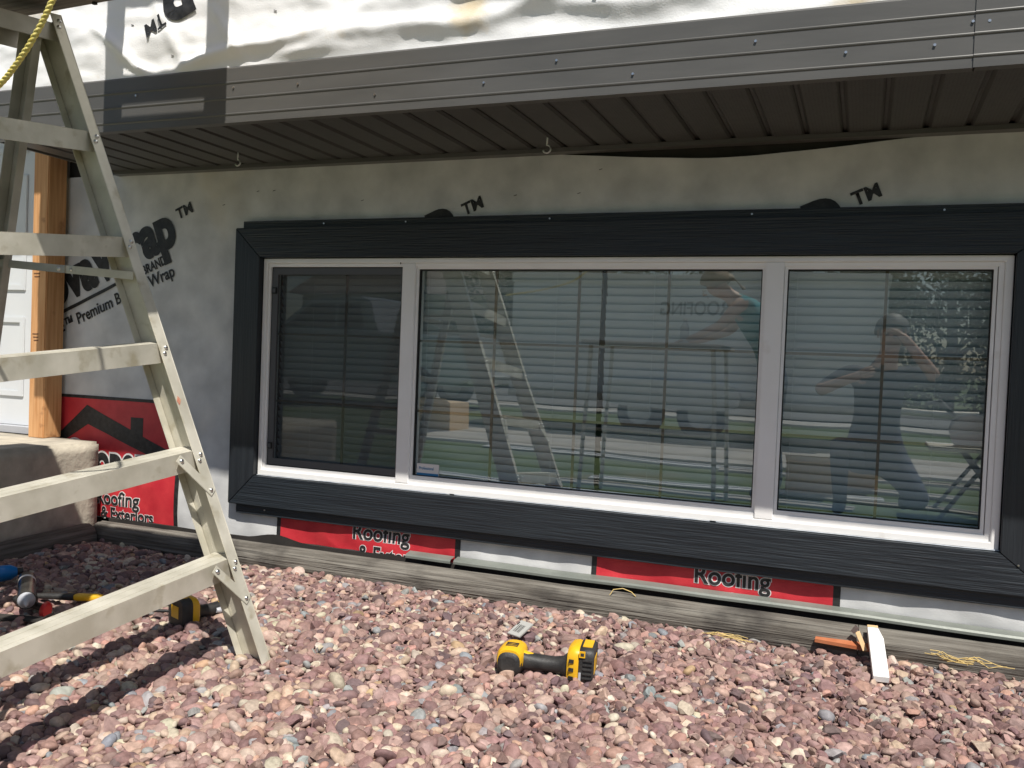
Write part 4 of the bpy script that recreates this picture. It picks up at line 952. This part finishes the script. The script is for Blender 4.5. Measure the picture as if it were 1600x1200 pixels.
# work table, bottle, saw and horses
def table(x0, x1, y0, y1, zt, label):
    t = thing('work_table', label, 'table', ((x0+x1)/2, (y0+y1)/2, G0))
    MB().box(x0, x1, y0, y1, zt-.03, zt).build('table_top', 'walk', t, .003)
    for a_ in (x0+.06, x1-.06):
        for b_ in (y0+.05, y1-.05):
            MB().tube([(a_, b_, zt-.03), (a_+(.05 if a_ > (x0+x1)/2 else -.05), b_, G0)], .016, 8).build('leg', 'alu_dark', t)
    MB().tube([(x0+.06, y1-.05, -.5), (x1-.06, y1-.05, -.5)], .012, 8).build('brace', 'alu_dark', t)
table(-1.95, -.93, -3.95, -3.25, .155, 'grey folding work table mirrored in the centre light')
t = thing('water_bottle', 'clear water bottle on the work table, mirrored in the centre light', 'bottle', (-1.20, -3.35, .155))
MB().loft([((-1.20, -3.35, .155), (.032, 0, 0), (0, .032, 0), 2), ((-1.20, -3.35, .27), (.032, 0, 0), (0, .032, 0), 2), ((-1.20, -3.35, .305), (.014, 0, 0), (0, .014, 0), 2), ((-1.20, -3.35, .32), (.013, 0, 0), (0, .013, 0), 2)], 18).build('bottle_body', 'grey_pl', t)
MB().loft([((-1.20, -3.35, .32), (.015, 0, 0), (0, .015, 0), 2), ((-1.20, -3.35, .335), (.015, 0, 0), (0, .015, 0), 2)], 14).build('bottle_cap', 'white_ink', t)
t = thing('mitre_saw', 'mitre saw on a folding stand, mirrored at the right of the window', 'saw', (.78, -4.1, G0))
for s in (-1, 1):
    for q in (-1, 1): MB().tube([(.78+s*.10, -4.1+q*.22, -.52), (.78-s*.26, -4.1+q*.25, G0)], .015, 8).build('stand_leg', 'black_rub', t)
MB().box(.45, 1.11, -4.35, -3.85, -.53, -.50).build('saw_table', 'alu', t, .003)
MB().loft([((.72, -4.02, -.40), (.13, 0, 0), (0, 0, .13), 2), ((.72, -4.015, -.40), (.13, 0, 0), (0, 0, .13), 2)], 30).build('blade', 'steel', t)
MB().loft([((.72, -4.06, -.37), (.135, 0, 0), (0, 0, .11), 2.2), ((.72, -4.03, -.37), (.135, 0, 0), (0, 0, .11), 2.2)], 24).build('blade_guard', 'grey_pl', t)
MB().tube([(.72, -4.2, -.36), (.72, -4.06, -.36)], .05, 16).build('motor', 'yellow', t)
MB().tube([(.62, -4.05, -.28), (.52, -4.05, -.18), (.44, -4.05, -.20)], .018, 10).build('handle', 'black_rub', t)
# loose siding lengths lying on the lawn and boxes
for i, (x_, y_, l_, a_, w_) in enumerate(((-2.6, -4.3, 2.6, 4, .2), (-2.2, -4.55, 2.4, -5, .18), (-.55, -4.6, 1.5, 8, .16), (-3.9, -6.3, 3.0, 2, .25), (-1.3, -6.0, 2.4, -3, .22), (-3.4, -3.9, 1.9, 10, .16), (-.5, -5.4, 1.3, 14, .2))):
    o = MB().box(0, l_, 0, w_, 0, .012).box(0, l_, w_*.48, w_*.52, .012, .02).build('siding_strip', 'van' if i % 2 else 'walk'); o.location = (x_, y_, G0+.003+.002*i+(.02 if -8.3 < y_ < -6.3 else 0)); o.rotation_euler.z = R(a_)
    tag(o, ('pale siding length nearest the table, mirrored low in the centre light', 'white siding length just behind the nearest pale one', 'short pale siding length beside the open carton', 'longest white siding length, on the driveway', 'pale siding length across the driveway by the trailer', 'white siding length on the lawn left of the table', 'shortest pale siding length, on the driveway behind the carton')[i], 'siding', 'loose siding lengths lying in the yard')
for i, (x_, y_, w_, h_) in enumerate(((-.35, -4.75, .42, .28), (-.02, -5.3, .36, .22), (-5.2, -7.6, .6, .4))):
    t = thing('cardboard_box', ('open carton on the lawn mirrored in the right light', 'smaller carton behind the open one', 'large carton on the driveway')[i], 'box', (x_, y_, G0))
    MB().box(x_-w_/2, x_+w_/2, y_-w_/2, y_+w_/2, G0+.003, G0+h_).build('carton', 'raw_wood', t, .003)
    MB().obox((x_-w_/2, y_+w_/2+.001, G0+h_), (w_, 0, 0), (0, .16, .06), (0, 0, .006)).build('flap', 'raw_wood', t)
# white cargo trailer with lettering
def wheel(t, c, r_, w_):
    wh = MB().loft([((c[0], c[1]-w_/2, c[2]), (r_*.9, 0, 0), (0, 0, r_*.9), 2), ((c[0], c[1]-w_*.4, c[2]), (r_, 0, 0), (0, 0, r_), 2), ((c[0], c[1]+w_*.4, c[2]), (r_, 0, 0), (0, 0, r_), 2), ((c[0], c[1]+w_/2, c[2]), (r_*.9, 0, 0), (0, 0, r_*.9), 2)], 26).build('wheel', 'tyre', t)
    MB().loft([((c[0], c[1]+w_/2-.01, c[2]), (r_*.6, 0, 0), (0, 0, r_*.6), 2), ((c[0], c[1]+w_/2+.012, c[2]), (r_*.5, 0, 0), (0, 0, r_*.5), 2)], 20).build('rim', 'silver', wh)
t = thing('cargo_trailer', 'white cargo trailer lettered ROOFING, mirrored in the centre light', 'trailer', (-2.2, -10.2, G0))
TX0, TX1, TY = -4.9, .25, -9.3
MB().box(TX0, TX1, TY-2.0, TY, -.45, 1.12).build('box_body', 'van', t, .02)
MB().box(TX0-.02, TX1+.02, TY-2.02, TY+.02, 1.12, 1.26).build('roof_trim', 'van', t, .02)
MB().box(TX0-.01, TX1+.01, TY-1.9, TY+.012, -.55, -.45).build('chassis', 'alu_dark', t)
for xx in (-2.9, -2.05): wheel(t, (xx, TY-.02, G0+.34), .33, .22)
MB().loft([((-2.48, TY-.02, -.42), (.95, 0, 0), (0, 0, .20), 4), ((-2.48, TY+.20, -.42), (.95, 0, 0), (0, 0, .20), 4)], 20).build('fender', 'silver', t)
MB().box(-4.6, -3.9, TY+.001, TY+.015, -.42, 1.02).build('side_door', 'van', t, .004)
me = text_mesh('ROOFING', .27, .004)
for v in me.vertices: v.co = (-1.72-v.co.x*.80, TY+.004, .70+v.co.y)
me.materials.clear(); me.materials.append(mat('grey_lettering', (.10, .10, .11), rough=.5)); link('lettering', me, t)
MB().tube([(TX1, TY-1, -.5), (TX1+1.2, TY-1, -.5)], .05, 8).build('tow_bar', 'alu_dark', t); MB().tube([(TX1+1.1, TY-1, -.5), (TX1+1.1, TY-1, G0)], .035, 8).build('jack', 'alu_dark', t)
# pickup
t = thing('pickup_truck', 'silver pickup truck parked at the kerb, mirrored in the left lights', 'truck', (-8.6, -12.6, G0))
bx = -6.55; z_ = G0
prof = [(bx, z_+.62), (bx, z_+1.40), (bx-2.0, z_+1.40), (bx-2.05, z_+1.42), (bx-2.25, z_+2.0), (bx-2.5, z_+2.08), (bx-3.5, z_+2.06), (bx-4.25, z_+1.46), (bx-5.5, z_+1.32), (bx-5.68, z_+1.1), (bx-5.72, z_+.62), (bx-5.3, z_+.45), (bx-.3, z_+.45)]
MB().prism([(a_, -13.5, b_) for a_, b_ in prof], (0, 1.85, 0)).build('body', 'silver', t, .03)
for q in ([(bx-2.32, z_+1.48), (bx-2.46, z_+1.96), (bx-2.92, z_+1.97), (bx-2.92, z_+1.48)], [(bx-3.0, z_+1.48), (bx-3.0, z_+1.97), (bx-3.48, z_+1.96), (bx-4.05, z_+1.48)]):
    MB().prism([(a_, -11.652, b_) for a_, b_ in q], (0, .010, 0)).build('side_window', 'carglass', t)
MB().box(bx-.06, bx+.012, -11.80, -11.640, z_+1.02, z_+1.36).build('tail_light', 'tail', t)
MB().box(bx-.1, bx+.12, -13.4, -11.7, z_+.52, z_+.66).build('bumper', 'steel', t, .02)
for xx in (bx-1.15, bx-4.75): wheel(t, (xx, -11.72, G0+.40), .39, .27); wheel(t, (xx, -13.42, G0+.40), .39, .27)
for xx in (bx-2.45, bx-3.35): MB().box(xx-.09, xx+.09, -11.648, -11.62, z_+1.28, z_+1.31).build('door_handle', 'silver', t)
# far house and power pole
t = thing('far_house', 'beige house across the road, mirrored at the top of the centre light', 'house', (-22, -42, -1))
MB().box(-30, -15.5, -48, -40, -1, 3.2).build('wall', 'beige', t)
MB().prism([(-30.6, -39.5, 3.2), (-30.6, -48.5, 3.2), (-30.6, -44, 5.4)], (15.6, 0, 0)).build('roof', 'brownroof', t)
for xx in (-28, -24.4, -20.5, -17.4):
    wn = MB().box(xx-.6, xx+.6, -39.99, -39.94, .6, 2.1).build('house_window', 'carglass', t); ring(xx-.68, xx+.68, .52, 2.18, .08, .08, .08, .08, -39.995, -39.90).build('window_frame', 'van', wn)
MB().box(-22.9, -22.0, -39.99, -39.92, -1, 1.1).build('door', 'brownroof', t)
t = thing('utility_pole', 'wooden utility pole with two crossarms against the sky in the reflection', 'pole', (-20.6, -37, -1))
MB().tube([(-20.6, -37, -1), (-20.6, -37, 7.2)], [.14, .10], 12).build('pole', 'bark', t)
for zz in (4.9, 4.3): MB().box(-21.3, -19.9, -37.06, -36.94, zz, zz+.10).build('crossarm', 'bark', t)
for zz in (5.0, 4.4):
    for q in (-.6, -.3, .3, .6): MB().tube([(-20.6+q, -37, zz), (-20.6+q, -37, zz+.14)], .04, 8).build('insulator', 'grey_pl', t)

def tree(x, y, h, cr, label, seed, cone=False):
    rs = random.Random(seed); t = thing('leafy_tree', label, 'tree', (x, y, -1), 'trees along the far side of the yard')
    mb = MB(); mb.tube([(x, y, -1.05), (x+.05, y, h*.25-1), (x-.05, y+.05, h*.6-1), (x, y, h*.85-1)], [.22, .17, .10, .03], 12)
    limbs = []
    for i in range(12):
        a_ = rs.uniform(0, 6.28); z0_ = -1+h*rs.uniform(.15, .65); e = Vector((x+math.cos(a_)*cr*rs.uniform(.5, .9), y+math.sin(a_)*cr*rs.uniform(.5, .9), z0_+h*rs.uniform(.08, .25)))
        mb.tube([(x, y, z0_), Vector((x, y, z0_)).lerp(e, .5)+Vector((0, 0, .15)), e], [.07, .045, .015], 7); limbs.append(e)
    mb.build('trunk', 'bark', t)
    cl = limbs+[Vector((x+rs.gauss(0, cr*.45), y+rs.gauss(0, cr*.45), -1+h*rs.uniform(.25, .98))) for _ in range(26)]
    v = []; f = []
    for c_ in cl:
        rad_ = cr*rs.uniform(.22, .42)
        for _ in range(230):
            d = Vector((rs.gauss(0, 1), rs.gauss(0, 1), rs.gauss(0, .8))).normalized()*rad_*rs.random()**.45; p = c_+d
            a1 = Vector((rs.gauss(0, 1), rs.gauss(0, 1), rs.gauss(0, 1))).normalized(); b1 = a1.orthogonal().normalized(); s_ = rs.uniform(.06, .12)
            k_ = len(v); v += [p-a1*s_, p+b1*s_*.5, p+a1*s_, p-b1*s_*.5]; f.append((k_, k_+1, k_+2, k_+3))
    MB().add(v, f).build('crown', 'leaf', t)
tr = [(-13.5, -31, 7.5, 3.0), (-9.2, -29, 8.5, 3.2), (-5.0, -30, 8.0, 3.0), (-1.2, -28.5, 8.6, 3.1), (2.6, -29.5, 7.8, 3.0), (6.4, -28, 8.4, 3.2), (-18.5, -52, 9, 4)]
nm_ = ['leftmost of the leafy trees mirrored above the trailer', 'second leafy tree from the left mirrored above the trailer', 'third leafy tree from the left behind the trailer', 'leafy tree behind the right end of the trailer', 'tree with sky gaps mirrored at the top of the right light', 'rightmost leafy tree behind the kneeling person', 'far tree behind the beige house']
for i, q in enumerate(tr): tree(*q, nm_[i], 40+i)
# hedge-like shrubs low behind the road
for i, x_ in enumerate((-11.5, -7.0, -3.0, .6, 4.4)):
    rs = random.Random(90+i); t = thing('shrub', ('first', 'second', 'third', 'fourth', 'fifth')[i]+' shrub from the left beyond the road, mirrored in the window', 'shrub', (x_, -26.4, -1), 'shrubs beyond the road')
    v = []; f = []
    for _ in range(2600):
        d = Vector((rs.gauss(0, 1), rs.gauss(0, .6), rs.gauss(0, .8))).normalized()*rs.random()**.4; p = Vector((x_+d.x*2.1, -26.4+d.y*1.1, -.1+d.z*1.3*(1+.3*math.sin(d.x*5+i))))
        if p.z < -.97: continue
        a1 = Vector((rs.gauss(0, 1), rs.gauss(0, 1), rs.gauss(0, 1))).normalized(); b1 = a1.orthogonal().normalized(); s_ = rs.uniform(.06, .12)
        k_ = len(v); v += [p-a1*s_, p+b1*s_*.5, p+a1*s_, p-b1*s_*.5]; f.append((k_, k_+1, k_+2, k_+3))
    MB().add(v, f).build('foliage', 'leaf', t); MB().tube([(x_, -26.4, -1.02), (x_, -26.4, -.2)], [.06, .03], 8).build('stem', 'bark', t)
